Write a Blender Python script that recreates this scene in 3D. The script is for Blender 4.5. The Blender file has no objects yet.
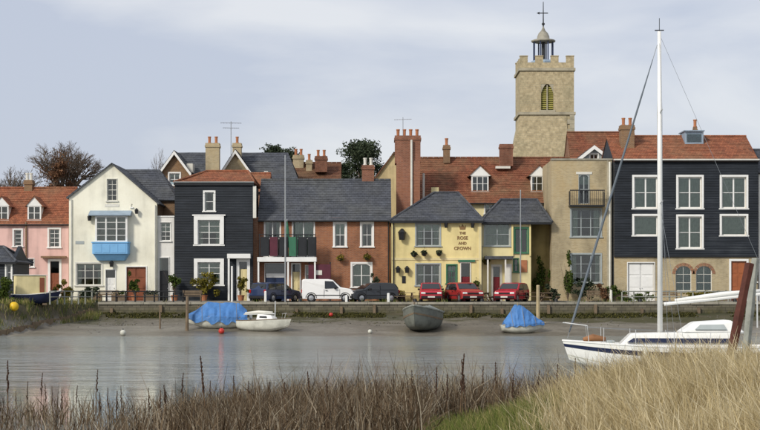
import bpy, bmesh, math, random
import numpy as np
from mathutils import Vector, Matrix, noise as mnoise
random.seed(7); RNG = np.random.default_rng(11)
R = math.radians
scene = bpy.context.scene
col = scene.collection

# ------------------------------------------------------------------ camera
EYE = 2.7; FPX = 1600.0; HZ = 295.0          # eye height above the water, focal length and horizon in photo pixels
cam_d = bpy.data.cameras.new('camera'); cam = bpy.data.objects.new('camera', cam_d); col.objects.link(cam)
cam.location = (0, 0, EYE); cam.rotation_euler = (R(90), 0, 0)
cam_d.sensor_width = 36; cam_d.lens = 36 * FPX / 760; cam_d.shift_y = (HZ - 215) / 760
cam_d.clip_start = .1; cam_d.clip_end = 9000
scene.camera = cam

# ------------------------------------------------------------------ sky and sun
SUN_EL, SUN_AZ = 34, 222                     # the sun stands behind the camera, to the left
w = bpy.data.worlds.new('World'); scene.world = w; w.use_nodes = True
nt = w.node_tree; nt.nodes.clear()
def wn(t, **k):
    n = nt.nodes.new(t)
    for a, b in k.items(): setattr(n, a, b)
    return n
sky = wn('ShaderNodeTexSky', sky_type='NISHITA', sun_disc=False, sun_elevation=R(SUN_EL), sun_rotation=R(SUN_AZ), air_density=1.0, dust_density=2.0)
tc = wn('ShaderNodeTexCoord'); mp = wn('ShaderNodeMapping'); mp.inputs['Scale'].default_value = (1, 1, 3.2); mp.inputs['Location'].default_value = (3.3, .35, .2)
n1 = wn('ShaderNodeTexNoise'); n1.inputs['Scale'].default_value = 4.2; n1.inputs['Detail'].default_value = 7; n1.inputs['Roughness'].default_value = .5; n1.inputs['Distortion'].default_value = .35
rp = wn('ShaderNodeValToRGB'); rp.color_ramp.elements[0].position = .40; rp.color_ramp.elements[1].position = .64
rp.color_ramp.elements[0].color = (3.62, 3.88, 4.6, 1); rp.color_ramp.elements[1].color = (5.3, 5.35, 5.55, 1)
mx = wn('ShaderNodeMix', data_type='RGBA'); mx.inputs[0].default_value = .86
bg = wn('ShaderNodeBackground'); bg.inputs['Strength'].default_value = .1
out = wn('ShaderNodeOutputWorld')
L = nt.links.new
L(tc.outputs['Generated'], mp.inputs[0]); L(mp.outputs[0], n1.inputs['Vector']); L(n1.outputs['Fac'], rp.inputs[0])
L(sky.outputs[0], mx.inputs[6]); L(rp.outputs[0], mx.inputs[7]); L(mx.outputs[2], bg.inputs[0]); L(bg.outputs[0], out.inputs[0])
sl = bpy.data.lights.new('sun', 'SUN'); so = bpy.data.objects.new('sun', sl); col.objects.link(so)
sl.energy = 1.8; sl.angle = R(10); sl.color = (1, .94, .84)
sd = Vector((math.sin(R(SUN_AZ)) * math.cos(R(SUN_EL)), math.cos(R(SUN_AZ)) * math.cos(R(SUN_EL)), math.sin(R(SUN_EL))))
so.rotation_euler = (-sd).to_track_quat('-Z', 'Y').to_euler(); so.location = sd * 60
vs = scene.view_settings; vs.view_transform = 'Standard'; vs.look = 'None'; vs.exposure = .62; vs.gamma = 1; vs.use_curve_mapping = False

# ------------------------------------------------------------------ materials
MAT = {}
class NM:
    def __init__(s, name, rough=.7, metal=0, spec=.5):
        s.m = bpy.data.materials.new(name); s.m.use_nodes = True; s.t = s.m.node_tree
        s.b = s.t.nodes['Principled BSDF']; s.b.inputs['Roughness'].default_value = rough; s.b.inputs['Metallic'].default_value = metal
        s.b.inputs['Specular IOR Level'].default_value = spec; MAT[name] = s.m
        s.pos = s.n('ShaderNodeNewGeometry').outputs['Position']
    def n(s, t, ins=None, **k):
        n = s.t.nodes.new(t)
        for a, b in k.items(): setattr(n, a, b)
        for a, b in (ins or {}).items():
            if hasattr(b, 'links'): s.t.links.new(b, n.inputs[a])
            else: n.inputs[a].default_value = b
        return n
    def noise(s, scale, detail=4, vec=None, stretch=None, rough=.55):
        v = vec or s.pos
        if stretch: v = s.n('ShaderNodeMapping', {0: v, 'Scale': stretch}).outputs[0]
        return s.n('ShaderNodeTexNoise', {'Vector': v, 'Scale': scale, 'Detail': detail, 'Roughness': rough}).outputs['Fac']
    def ramp(s, f, stops):
        r = s.n('ShaderNodeValToRGB', {0: f}); e = r.color_ramp.elements
        while len(e) < len(stops): e.new(.5)
        for q, (p, c) in zip(e, stops): q.position = p; q.color = tuple(c) + (1,) if len(c) == 3 else c
        return r.outputs[0]
    def mix(s, f, a, b, mode='MIX'):
        m = s.n('ShaderNodeMix', data_type='RGBA', blend_type=mode)
        for i, v in ((0, f), (6, a), (7, b)):
            if hasattr(v, 'links'): s.t.links.new(v, m.inputs[i])
            else: m.inputs[i].default_value = v if i == 0 else tuple(v) + (1,)
        return m.outputs[2]
    def color(s, c):
        if hasattr(c, 'links'): s.t.links.new(c, s.b.inputs['Base Color'])
        else: s.b.inputs['Base Color'].default_value = tuple(c) + (1,)
        return s
    def bump(s, f, strength=.3, dist=.02):
        b = s.n('ShaderNodeBump', {'Height': f, 'Strength': strength, 'Distance': dist}); s.t.links.new(b.outputs[0], s.b.inputs['Normal']); return s
    def uv(s):                               # wall coordinates: along the wall, up the wall
        x = s.n('ShaderNodeSeparateXYZ', {0: s.pos}); a = s.n('ShaderNodeMath', {0: x.outputs[0], 1: x.outputs[1]}, operation='ADD')
        return s.n('ShaderNodeCombineXYZ', {0: a.outputs[0], 1: x.outputs[2]}).outputs[0]
def mul(c, k): return tuple(min(1, q * k) for q in c)
def stucco(name, c, dirt=.35, rough=.85):
    m = NM(name, rough, spec=.2)
    st = m.noise(.9, 5, stretch=(1.6, 1.6, .16)); pt = m.noise(.5, 5)
    f = m.n('ShaderNodeMath', {0: st, 1: pt}, operation='MULTIPLY').outputs[0]; pa = m.ramp(m.noise(.22, 6, rough=.75), [(.38, (.91, .90, .88)), (.54, (1, 1, 1))])
    m.color(m.mix(1.0, m.ramp(f, [(.12, mul(c, 1 - dirt * 1.5)), (.22, mul(c, 1 - dirt * .4)), (.3, c), (.5, mul(c, 1.05))]), pa, 'MULTIPLY')); m.bump(m.noise(14, 3), .25, .01); return m.m
def brick(name, c1, c2, mortar, var=.5):
    m = NM(name, .88, spec=.2); u = m.uv()
    b = m.n('ShaderNodeTexBrick', {'Vector': u, 'Scale': 1.0, 'Color1': c1 + (1,), 'Color2': c2 + (1,), 'Mortar': mortar + (1,), 'Brick Width': .23, 'Row Height': .08, 'Mortar Size': .011, 'Mortar Smooth': .3, 'Bias': -.1})
    n = m.noise(.45, 6, stretch=(1, 1, .5), rough=.65)
    c = m.mix(1.0, b.outputs[0], m.ramp(n, [(.3, (1 - var,) * 3), (.52, (1, 1, 1)), (.75, (1.0, .9, .75))]), 'MULTIPLY')
    m.color(c); m.bump(b.outputs['Fac'], -.4, .01); return m.m
def tiles(name, c1, c2, w_, h_, lichen, amt=.5, rough=.85):
    m = NM(name, rough, spec=.25); x = m.n('ShaderNodeSeparateXYZ', {0: m.pos})
    a = m.n('ShaderNodeMath', {0: x.outputs[0], 1: x.outputs[1]}, operation='ADD').outputs[0] if False else x.outputs[0]
    z = m.n('ShaderNodeMath', {0: x.outputs[2], 1: 1.45}, operation='MULTIPLY').outputs[0]
    u = m.n('ShaderNodeCombineXYZ', {0: a, 1: z}).outputs[0]
    b = m.n('ShaderNodeTexBrick', {'Vector': u, 'Scale': 1.0, 'Color1': c1 + (1,), 'Color2': c2 + (1,), 'Mortar': mul(c1, .4) + (1,), 'Brick Width': w_, 'Row Height': h_, 'Mortar Size': .012, 'Bias': 0.0})
    n = m.noise(.35, 7, rough=.7); f = m.ramp(n, [(.42, (0, 0, 0)), (.7, (amt,) * 3)])
    n2 = m.ramp(m.noise(2.2, 5, rough=.7), [(.3, (.62,) * 3), (.6, (1.1,) * 3)])
    m.color(m.mix(1.0, m.mix(f, b.outputs[0], lichen), n2, 'MULTIPLY')); m.bump(b.outputs['Fac'], -.5, .015); return m.m
def plain(name, c, rough=.6, metal=0, var=.25, scale=2.0, spec=.4, bump=0):
    m = NM(name, rough, metal, spec); n = m.noise(scale, 5, rough=.65)
    m.color(m.ramp(n, [(.28, mul(c, 1 - var)), (.55, c), (.8, mul(c, 1 + var * .4))]))
    if bump: m.bump(m.noise(scale * 5, 3), bump, .01)
    return m.m
def varied(name, stops, rough=.8, trans=0):  # colour picked leaf by leaf from the 'var' attribute
    m = NM(name, rough, spec=.15); a = m.n('ShaderNodeAttribute', attribute_name='var')
    m.color(m.ramp(a.outputs['Fac'], stops))
    if trans:
        m.b.inputs['Transmission Weight'].default_value = 0
        t = m.n('ShaderNodeBsdfTranslucent'); m.t.links.new(m.ramp(a.outputs['Fac'], stops), t.inputs[0])
        x = m.n('ShaderNodeMixShader', {0: trans, 1: m.b.outputs[0], 2: t.outputs[0]}); m.t.links.new(x.outputs[0], m.t.nodes['Material Output'].inputs[0])
    return m.m

stucco('pink', (.76, .50, .45), .28); stucco('cream', (.88, .86, .72), .2); stucco('white_render', (.86, .85, .81), .1)
stucco('yellow', (.80, .68, .33), .2); stucco('pale_yellow', (.78, .68, .38), .2); stucco('olive_shade_plinth', (.40, .32, .14), .35); stucco('buff_render', (.62, .50, .28), .3)  # olive stucco has the pub wing's shade mixed into its colour; plinth uses it too
brick('red_brick', (.33, .145, .075), (.24, .095, .05), (.34, .27, .2)); brick('orange_brick', (.36, .14, .065), (.25, .09, .045), (.3, .22, .16))
brick('tan_brick', (.47, .385, .23), (.38, .305, .175), (.45, .4, .3), .45); brick('chimney_brick', (.30, .12, .07), (.2, .075, .045), (.3, .2, .15)); brick('brown_brick', (.26, .15, .075), (.19, .11, .06), (.28, .22, .16))
tiles('red_tile', (.27, .098, .052), (.175, .062, .036), .18, .17, (.2, .15, .085), .6); tiles('orange_tile', (.36, .13, .066), (.24, .086, .048), .2, .19, (.23, .15, .085), .6)
tiles('slate', (.088, .095, .112), (.066, .072, .086), .3, .25, (.13, .13, .11), .45, .65); tiles('brown_tile', (.2, .09, .05), (.14, .06, .04), .18, .17, (.2, .16, .09), .5)
plain('white_paint', (.82, .82, .79), .45, var=.1); plain('offwhite', (.70, .69, .62), .55, var=.15); plain('grey_paint', (.36, .40, .40), .5, var=.15)
plain('black_trim', (.015, .016, .018), .4); plain('dark_metal', (.03, .032, .035), .4, .3); plain('grey_metal', (.35, .37, .38), .4, .6); plain('alu', (.62, .63, .62), .35, .3, var=.08)
plain('sky_blue', (.20, .45, .74), .5, var=.12); plain('lead', (.28, .36, .44), .5); plain('navy', (.022, .04, .10), .4); plain('boat_navy', (.012, .02, .06), .25)
plain('red_paint', (.36, .03, .03), .4); plain('brown_door', (.24, .075, .035), .5); plain('door_orange', (.35, .11, .04), .5); plain('green_paint', (.04, .16, .09), .5); plain('deep_red', (.16, .012, .018), .4)
plain('maroon', (.10, .02, .035), .5); plain('curtain', (.62, .62, .52), .9, var=.2, scale=5); plain('curtain_green', (.60, .62, .50), .9, var=.25, scale=4); plain('terracotta', (.42, .17, .08), .8)
plain('timber', (.19, .14, .09), .85, var=.4, scale=3, bump=.4); plain('pale_timber', (.42, .34, .2), .8, var=.3, scale=3); plain('rust_timber', (.10, .03, .018), .75, var=.45, scale=4, bump=.5); plain('weathered', (.30, .31, .27), .85, var=.35, scale=4, bump=.4)
plain('stone', (.42, .38, .28), .9, var=.35, scale=1.2, bump=.4); plain('coping', (.34, .32, .26), .9, var=.4, scale=1.5, bump=.5); plain('concrete', (.3, .29, .26), .9, var=.3)
plain('gelcoat', (.80, .80, .76), .22, var=.08, scale=1.0, spec=.5); plain('old_white', (.60, .60, .52), .4, var=.3, scale=2); plain('grey_hull', (.16, .17, .145), .6, var=.45, scale=1.6); plain('antifoul', (.10, .04, .03), .8, var=.4)
plain('tarp', (.065, .20, .48), .6, var=.35, scale=1.6, bump=.5); plain('canvas_grey', (.24, .26, .24), .8, var=.3, scale=3, bump=.3); plain('sail_grey', (.13, .155, .18), .7, var=.2); plain('orange_cloth', (.30, .14, .06), .7)
plain('rubber', (.015, .015, .016), .8); plain('rim', (.45, .46, .47), .35, .7); plain('car_red', (.42, .02, .035), .22, var=.06, spec=.6); plain('car_white', (.80, .80, .78), .25, var=.05); plain('car_navy', (.02, .035, .09), .22, var=.06, spec=.6); plain('car_dark', (.03, .034, .04), .25, var=.06, spec=.6)
plain('car_glass', (.012, .015, .018), .06, spec=.8); plain('lamp_glass', (.7, .7, .68), .15); plain('tail_light', (.4, .01, .01), .2); plain('yellow_plastic', (.75, .48, .02), .4, var=.1); plain('red_plastic', (.5, .04, .03), .4); plain('buoy_white', (.6, .6, .52), .4)
plain('lettering', (.24, .14, .06), .7); plain('louvre', (.36, .33, .09), .8, var=.3, scale=1.5); plain('bark', (.12, .09, .065), .9, var=.3, scale=4); plain('seed_head', (.055, .028, .016), .95, var=.4, scale=20); plain('stalk', (.12, .075, .04), .95, var=.4, scale=9)
plain('gull_white', (.8, .8, .78), .7); plain('mud_stone', (.13, .12, .095), .7, var=.4, scale=3); plain('rope', (.25, .22, .16), .9)
varied('leaf_dark', [(0, (.014, .024, .013)), (.5, (.035, .05, .027)), (1, (.075, .09, .05))])
varied('leaf_green', [(0, (.02, .04, .008)), (.5, (.06, .095, .018)), (1, (.14, .17, .03))], trans=.2)
varied('leaf_yellow', [(0, (.05, .05, .01)), (.5, (.17, .15, .02)), (1, (.34, .27, .05))], trans=.2)
varied('leaf_russet', [(0, (.07, .038, .024)), (.5, (.15, .075, .04)), (1, (.25, .14, .075))], trans=.2)
varied('twig', [(0, (.06, .048, .042)), (1, (.15, .12, .10))])
varied('dry_grass', [(0, (.16, .12, .05)), (.35, (.36, .28, .14)), (.7, (.58, .48, .27)), (1, (.74, .66, .46))], trans=.25)
varied('green_grass', [(0, (.05, .07, .015)), (.4, (.11, .16, .03)), (.68, (.20, .24, .055)), (.8, (.34, .29, .11)), (1, (.48, .40, .19))], trans=.3)
varied('reed', [(0, (.04, .026, .015)), (.4, (.10, .066, .038)), (.75, (.19, .14, .085)), (1, (.42, .37, .28))], trans=.15)
varied('weed', [(0, (.02, .022, .008)), (.5, (.055, .055, .015)), (1, (.12, .11, .03))])

def mk_glass():
    m = NM('glass', .03); o = m.t.nodes['Material Output']
    fr = m.n('ShaderNodeFresnel', {'IOR': 1.5}); g = m.n('ShaderNodeBsdfGlossy', {'Roughness': .04, 'Color': (1, 1, 1, 1)}); t = m.n('ShaderNodeBsdfTransparent', {'Color': (.72, .78, .76, 1)})
    f = m.n('ShaderNodeMath', {0: fr.outputs[0], 1: .03}, operation='ADD'); x = m.n('ShaderNodeMixShader', {0: f.outputs[0], 1: t.outputs[0], 2: g.outputs[0]}); m.t.links.new(x.outputs[0], o.inputs[0])
    m.bump(m.noise(1.5, 2), .05, .02); m.t.links.new(m.b.inputs['Normal'].links[0].from_socket, g.inputs['Normal'])
mk_glass()
def mk_boards():                             # tarred weatherboard, weathered board by board
    m = NM('black_boards', .6, spec=.25); n = m.noise(1.0, 5, stretch=(.5, .5, 6)); n2 = m.noise(.4, 4)
    f = m.n('ShaderNodeMath', {0: n, 1: n2}, operation='MULTIPLY').outputs[0]
    m.color(m.ramp(f, [(.15, (.011, .014, .018)), (.3, (.021, .026, .034)), (.45, (.045, .052, .06))]))
mk_boards()
def mk_stonework():
    m = NM('tower_stone', .92, spec=.15); u = m.uv()
    b = m.n('ShaderNodeTexBrick', {'Vector': u, 'Scale': 1.0, 'Color1': (.55, .46, .29, 1), 'Color2': (.44, .36, .22, 1), 'Mortar': (.43, .37, .25, 1), 'Brick Width': .42, 'Row Height': .22, 'Mortar Size': .02, 'Bias': 0.0})
    n = m.noise(.3, 7, rough=.7); n2 = m.noise(3, 4, rough=.7)
    c = m.mix(m.ramp(n, [(.45, (0, 0, 0)), (.7, (.6, .6, .6))]), b.outputs[0], (.27, .26, .17)); c = m.mix(1.0, c, m.ramp(n2, [(.3, (.68,) * 3), (.65, (1.12,) * 3)]), 'MULTIPLY')
    m.color(c); m.bump(m.noise(5, 4), .5, .03)
mk_stonework()
def mk_quaywall():
    m = NM('quay_stone', .8, spec=.3); x = m.n('ShaderNodeSeparateXYZ', {0: m.pos}); u = m.uv()
    b = m.n('ShaderNodeTexBrick', {'Vector': u, 'Scale': 1.0, 'Color1': (.20, .18, .13, 1), 'Color2': (.13, .115, .085, 1), 'Mortar': (.07, .065, .05, 1), 'Brick Width': .6, 'Row Height': .26, 'Mortar Size': .02})
    zz = m.n('ShaderNodeMath', {0: x.outputs[2], 1: m.noise(.8, 5)}, operation='ADD').outputs[0]
    f = m.ramp(m.n('ShaderNodeMath', {0: zz, 1: 1.7}, operation='SUBTRACT').outputs[0], [(.05, (.9, .9, .9)), (.75, (0, 0, 0))])
    m.color(m.mix(f, b.outputs[0], m.ramp(m.noise(2.5, 5), [(.35, (.025, .026, .012)), (.6, (.075, .07, .02))]))); m.bump(m.noise(4, 5), .6, .05)
mk_quaywall()
def mk_ground():
    m = NM('ground', .8, spec=.3); x = m.n('ShaderNodeSeparateXYZ', {0: m.pos}); Y = x.outputs[1]; Z = x.outputs[2]
    n = m.noise(.25, 6, stretch=(.35, 1, 1), rough=.65); n2 = m.noise(3, 5, rough=.7)
    mud = m.mix(1.0, m.ramp(n, [(.3, (.085, .075, .055)), (.5, (.17, .152, .122)), (.68, (.26, .24, .2))]), m.ramp(n2, [(.3, (.75,) * 3), (.65, (1.1,) * 3)]), 'MULTIPLY')
    weedf = m.ramp(m.n('ShaderNodeMath', {0: m.noise(.5, 6, stretch=(.4, 1, 1), rough=.7), 1: m.n('ShaderNodeMapRange', {0: Y, 1: 106.0, 2: 117.0, 3: -.3, 4: .22}).outputs[0]}, operation='ADD').outputs[0], [(.5, (0, 0, 0)), (.6, (1, 1, 1))])
    mud = m.mix(weedf, mud, (.07, .066, .03))
    land = m.ramp(m.noise(.8, 5), [(.35, (.06, .05, .03)), (.6, (.10, .085, .045))]); land2 = m.ramp(m.noise(.5, 6), [(.35, (.04, .045, .018)), (.55, (.08, .07, .04)), (.7, (.12, .10, .07))])
    near = m.ramp(m.noise(1.2, 6, rough=.7), [(.35, (.045, .035, .022)), (.6, (.10, .075, .045))])
    fy = m.n('ShaderNodeMapRange', {0: Y, 1: 52.0, 2: 60.0}).outputs[0]; fz = m.n('ShaderNodeMapRange', {0: m.n('ShaderNodeMath', {0: Z, 1: m.noise(.7, 4)}, operation='ADD').outputs[0], 1: 1.35, 2: 1.8}).outputs[0]
    bank = m.mix(fz, mud, land2)
    m.color(m.mix(fy, near, bank)); m.bump(m.noise(1.8, 6, rough=.65), .7, .12)
    wet = m.n('ShaderNodeMapRange', {0: Z, 1: .1, 2: 1.3, 3: .28, 4: .8}).outputs[0]; m.t.links.new(wet, m.b.inputs['Roughness'])
mk_ground()
def mk_water():
    m = NM('water', .06, spec=.5); m.b.inputs['IOR'].default_value = 1.33; m.color((.27, .30, .285))
    a = m.noise(2.2, 4, stretch=(.45, 1, 1)); b = m.noise(.5, 3, stretch=(.4, 1, 1)); c = m.noise(.07, 4, stretch=(.35, 1, 1))
    s = m.n('ShaderNodeMath', {0: a, 1: m.n('ShaderNodeMath', {0: b, 1: 1.6}, operation='MULTIPLY').outputs[0]}, operation='ADD').outputs[0]
    x = m.n('ShaderNodeSeparateXYZ', {0: m.pos}); calm = m.n('ShaderNodeMapRange', {0: x.outputs[1], 1: 42.0, 2: 72.0, 3: .05, 4: .6}).outputs[0]
    st = m.n('ShaderNodeMath', {0: calm, 1: m.ramp(c, [(.35, (.55,) * 3), (.6, (1.25,) * 3)])}, operation='MULTIPLY').outputs[0]
    bp = m.n('ShaderNodeBump', {'Height': s, 'Distance': .2}); m.t.links.new(st, bp.inputs['Strength']); m.t.links.new(bp.outputs[0], m.b.inputs['Normal'])
mk_water()
plain('asphalt', (.055, .055, .055), .9, var=.3, scale=1.5); plain('paving', (.24, .22, .19), .9, var=.3, scale=1.2)

# ------------------------------------------------------------------ mesh helpers
LOC = {}
def link(o, parent, off):
    col.objects.link(o)
    if parent is not None: o.parent = parent
    LOC[o.name] = off
    return o
def tag(o, label, cat, group=None):
    o['label'] = label; o['category'] = cat
    if group: o['group'] = group
    return o
def empty(name, loc, rz=0, local=False):
    o = bpy.data.objects.new(name, None); o.empty_display_size = .3; col.objects.link(o); o.location = loc; o.rotation_euler = (0, 0, rz)
    LOC[o.name] = Vector((0, 0, 0)) if local else Vector(loc)
    return o
def thing(name, label, cat, loc, rz=0, group=None, local=False): return tag(empty(name, loc, rz, local), label, cat, group)
class MB:
    def __init__(s): s.v = []; s.f = []
    def add(s, vs, fs):
        k = len(s.v); s.v += [tuple(q) for q in vs]; s.f += [tuple(i + k for i in f) for f in fs]; return s
    def box(s, x0, x1, y0, y1, z0, z1):
        if x0 > x1: x0, x1 = x1, x0
        if y0 > y1: y0, y1 = y1, y0
        if z0 > z1: z0, z1 = z1, z0
        return s.add([(x0, y0, z0), (x1, y0, z0), (x1, y1, z0), (x0, y1, z0), (x0, y0, z1), (x1, y0, z1), (x1, y1, z1), (x0, y1, z1)],
                     [(0, 3, 2, 1), (4, 5, 6, 7), (0, 1, 5, 4), (1, 2, 6, 5), (2, 3, 7, 6), (3, 0, 4, 7)])
    def prism(s, poly, y0, y1):               # poly in x,z (counter-clockwise from the front), pushed along y
        n = len(poly); vs = [(x, y0, z) for x, z in poly] + [(x, y1, z) for x, z in poly]
        return s.add(vs, [tuple(range(n)), tuple(range(2 * n - 1, n - 1, -1))] + [(i, i + n, (i + 1) % n + n, (i + 1) % n) for i in range(n)])
    def prismx(s, poly, x0, x1):              # poly in y,z pushed along x
        n = len(poly); vs = [(x0, y, z) for y, z in poly] + [(x1, y, z) for y, z in poly]
        return s.add(vs, [tuple(range(n - 1, -1, -1)), tuple(range(n, 2 * n))] + [(i, (i + 1) % n, (i + 1) % n + n, i + n) for i in range(n)])
    def tube(s, pts, r, n=6, cap=True):
        pts = [Vector(p) for p in pts]; rs = r if isinstance(r, (list, tuple)) else [r] * len(pts); k = len(s.v)
        for i, p in enumerate(pts):
            d = (pts[min(i + 1, len(pts) - 1)] - pts[max(i - 1, 0)]).normalized()
            a = d.cross(Vector((0, 0, 1)) if abs(d.z) < .9 else Vector((1, 0, 0))).normalized(); b = d.cross(a)
            for j in range(n):
                t = 2 * math.pi * j / n; s.v.append(tuple(p + (a * math.cos(t) + b * math.sin(t)) * rs[i]))
        for i in range(len(pts) - 1):
            for j in range(n): s.f.append((k + i * n + j, k + i * n + (j + 1) % n, k + (i + 1) * n + (j + 1) % n, k + (i + 1) * n + j))
        if cap: s.f.append(tuple(k + j for j in reversed(range(n)))); s.f.append(tuple(k + (len(pts) - 1) * n + j for j in range(n)))
        return s
    def lathe(s, prof, c=(0, 0, 0), n=10, axis='z'):
        k = len(s.v)
        for r, h in prof:
            for j in range(n):
                t = 2 * math.pi * j / n; a, b = r * math.cos(t), r * math.sin(t)
                p = (a, b, h) if axis == 'z' else ((a, h, b) if axis == 'y' else (h, a, b))
                s.v.append((p[0] + c[0], p[1] + c[1], p[2] + c[2]))
        for i in range(len(prof) - 1):
            for j in range(n): s.f.append((k + i * n + j, k + i * n + (j + 1) % n, k + (i + 1) * n + (j + 1) % n, k + (i + 1) * n + j))
        s.f.append(tuple(k + j for j in reversed(range(n)))); s.f.append(tuple(k + (len(prof) - 1) * n + j for j in range(n)))
        return s
    def slope(s, e0, e1, r1, r0, step=.3, t=.035, under=.1):   # a roof slope in overlapping courses, eaves e0-e1, ridge r0-r1
        e0, e1, r1, r0 = (Vector(q) for q in (e0, e1, r1, r0)); nm = (e1 - e0).cross(r0 - e0 if (r0 - e0).length > .01 else r1 - e0).normalized()
        if nm.z < 0: nm = -nm
        n = max(2, int(((r0 + r1) / 2 - (e0 + e1) / 2).length / step)); nc = max(1, int((e1 - e0).length / 1.3)); k = len(s.v)
        def pt(c, q, h_):
            p = (e0.lerp(e1, c / nc)).lerp(r0.lerp(r1, c / nc), q); wv = .03 * math.sin(p.x * .83 + p.y * .4 + e0.z) + .022 * math.sin(p.x * 2.1 - p.z * 1.7) + .012 * math.sin(p.x * 5.3 + p.z * 3.1 + p.y)
            return tuple(p + nm * (h_ + (wv - .02) * (1 - .5 * abs(2 * q - 1))))
        for i in range(n):
            for q, h_ in ((i / n, t), ((i + 1) / n, t * .3)): s.v += [pt(c, q, h_ + random.uniform(-.006, .006)) for c in range(nc + 1)]
        w_ = nc + 1
        for i in range(2 * n - 1):
            for c in range(nc): s.f.append((k + i * w_ + c, k + i * w_ + c + 1, k + (i + 1) * w_ + c + 1, k + (i + 1) * w_ + c))
        K = (k, k + nc, k + (2 * n - 1) * w_ + nc, k + (2 * n - 1) * w_)
        lo = [p - nm * under for p in (e0, e1, r1, r0)]; j = len(s.v); s.v += [tuple(p) for p in lo]
        s.f += [(j + 3, j + 2, j + 1, j), (j, j + 1, K[1], K[0]), (j + 1, j + 2, K[2], K[1]), (j + 3, j, K[0], K[3])]
        return s
    def build(s, name, mat, parent=None, smooth=False, kind=None, bevel=0, clean=True):
        off = LOC[parent.name] if parent is not None else Vector((0, 0, 0))
        me = bpy.data.meshes.new(name); me.from_pydata([(a - off[0], b - off[1], c - off[2]) for a, b, c in s.v], [], s.f)
        if clean:
            bm = bmesh.new(); bm.from_mesh(me); bmesh.ops.remove_doubles(bm, verts=bm.verts, dist=1e-5); bmesh.ops.recalc_face_normals(bm, faces=bm.faces)
            bm.to_mesh(me); bm.free()
        me.materials.append(MAT[mat])
        if smooth:
            me.polygons.foreach_set('use_smooth', [True] * len(me.polygons))
        me.update(); o = bpy.data.objects.new(name, me); link(o, parent, off)
        if kind: o['kind'] = kind
        if bevel:
            b = o.modifiers.new('bevel', 'BEVEL'); b.width = bevel; b.segments = 2; b.limit_method = 'ANGLE'
        return o
def solo(mb, name, mat, label, cat, group=None, origin=None, **k):   # a thing that is one mesh, its origin at its base
    xs = [v[0] for v in mb.v]; ys = [v[1] for v in mb.v]; zs = [v[2] for v in mb.v]
    c = origin or ((min(xs) + max(xs)) / 2, (min(ys) + max(ys)) / 2, min(zs)); mb.v = [(a - c[0], b - c[1], d - c[2]) for a, b, d in mb.v]
    o = mb.build(name, mat, None, **k); o.location = c; return tag(o, label, cat, group)
def np_obj(name, verts, quads, mat, parent=None, var=None, smooth=False, kind=None):
    off = np.array(LOC[parent.name]) if parent is not None else np.zeros(3)
    me = bpy.data.meshes.new(name); V = (verts - off).astype(np.float32); q = quads.astype(np.int32)
    me.vertices.add(len(V)); me.vertices.foreach_set('co', V.ravel()); me.loops.add(q.size); me.loops.foreach_set('vertex_index', q.ravel())
    me.polygons.add(len(q)); me.polygons.foreach_set('loop_start', np.arange(0, q.size, q.shape[1], dtype=np.int32)); me.polygons.foreach_set('loop_total', np.full(len(q), q.shape[1], dtype=np.int32))
    if smooth: me.polygons.foreach_set('use_smooth', np.ones(len(q), dtype=bool))
    me.update(calc_edges=True); me.validate()
    if var is not None: a = me.attributes.new('var', 'FLOAT', 'POINT'); a.data.foreach_set('value', var.astype(np.float32))
    me.materials.append(MAT[mat]); o = bpy.data.objects.new(name, me); link(o, parent, Vector(off))
    if kind: o['kind'] = kind
    return o
def leaves(name, parent, blobs, n, size, mat, fill=.55, flat=0, kind=None):   # blobs: (centre, radii) clumps of leaf-sized faces
    wts = np.array([b[1][0] * b[1][1] * b[1][2] for b in blobs]) ** .66; wts /= wts.sum(); V = []; VAR = []
    for (c, r), wt in zip(blobs, wts):
        m = max(8, int(n * wt)); d = RNG.normal(size=(m, 3)); d /= np.linalg.norm(d, axis=1)[:, None]
        rad = (fill + (1 - fill) * RNG.random(m) ** .6) * (1 + .22 * np.sin(d[:, 0] * 5 + c[0]) * np.cos(d[:, 2] * 6 + c[1]) + RNG.normal(size=m) * .07)
        p = np.array(c) + d * rad[:, None] * np.array(r); a = RNG.normal(size=(m, 3)); a[:, 2] -= flat * a[:, 2]; a /= np.linalg.norm(a, axis=1)[:, None]; b = np.cross(a, RNG.normal(size=(m, 3))); b /= np.linalg.norm(b, axis=1)[:, None]
        s = size * (.6 + .8 * RNG.random(m))[:, None]; cl = RNG.random() * .3
        V.append(np.stack([p - a * s, p + b * s * .6, p + a * s, p - b * s * .6], 1)); VAR.append(np.repeat(np.clip(RNG.random(m) * .7 + cl, 0, 1), 4))
    V = np.concatenate(V).reshape(-1, 3); q = np.arange(len(V)).reshape(-1, 4)
    return np_obj(name, V, q, mat, parent, np.concatenate(VAR), kind=kind)
def blades(name, pts, hts, wid, mat, lean=.35, label=None, cat=None, wind=(0, 0), var=None):   # grass: a narrow blade in two segments from each root
    n = len(pts); a = RNG.random(n) * 6.283; side = np.stack([np.cos(a), np.sin(a), np.zeros(n)], 1)
    b = RNG.normal(size=(n, 2)) * lean * .6 + np.array(wind); l = np.stack([b[:, 0], b[:, 1], np.zeros(n)], 1) * hts[:, None]; up = np.array([0, 0, 1.0]) * hts[:, None]
    wv = side * (wid * (.6 + .8 * RNG.random(n)))[:, None]
    m = pts + up * .55 + l * .3; t = pts + up * (1 - .25 * np.linalg.norm(b, axis=1).clip(0, 1.5))[:, None] + l
    V = np.stack([pts - wv, pts + wv, m - wv * .8, m + wv * .8, t - wv * .15, t + wv * .15], 1).reshape(-1, 3); k = np.arange(n)[:, None] * 6
    q = np.concatenate([k + np.array([[0, 1, 3, 2]]), k + np.array([[2, 3, 5, 4]])]); v = RNG.random(n) if var is None else var
    o = np_obj(name, V, q, mat, None, np.repeat(v, 6), kind='stuff'); tag(o, label, cat); return o
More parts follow.
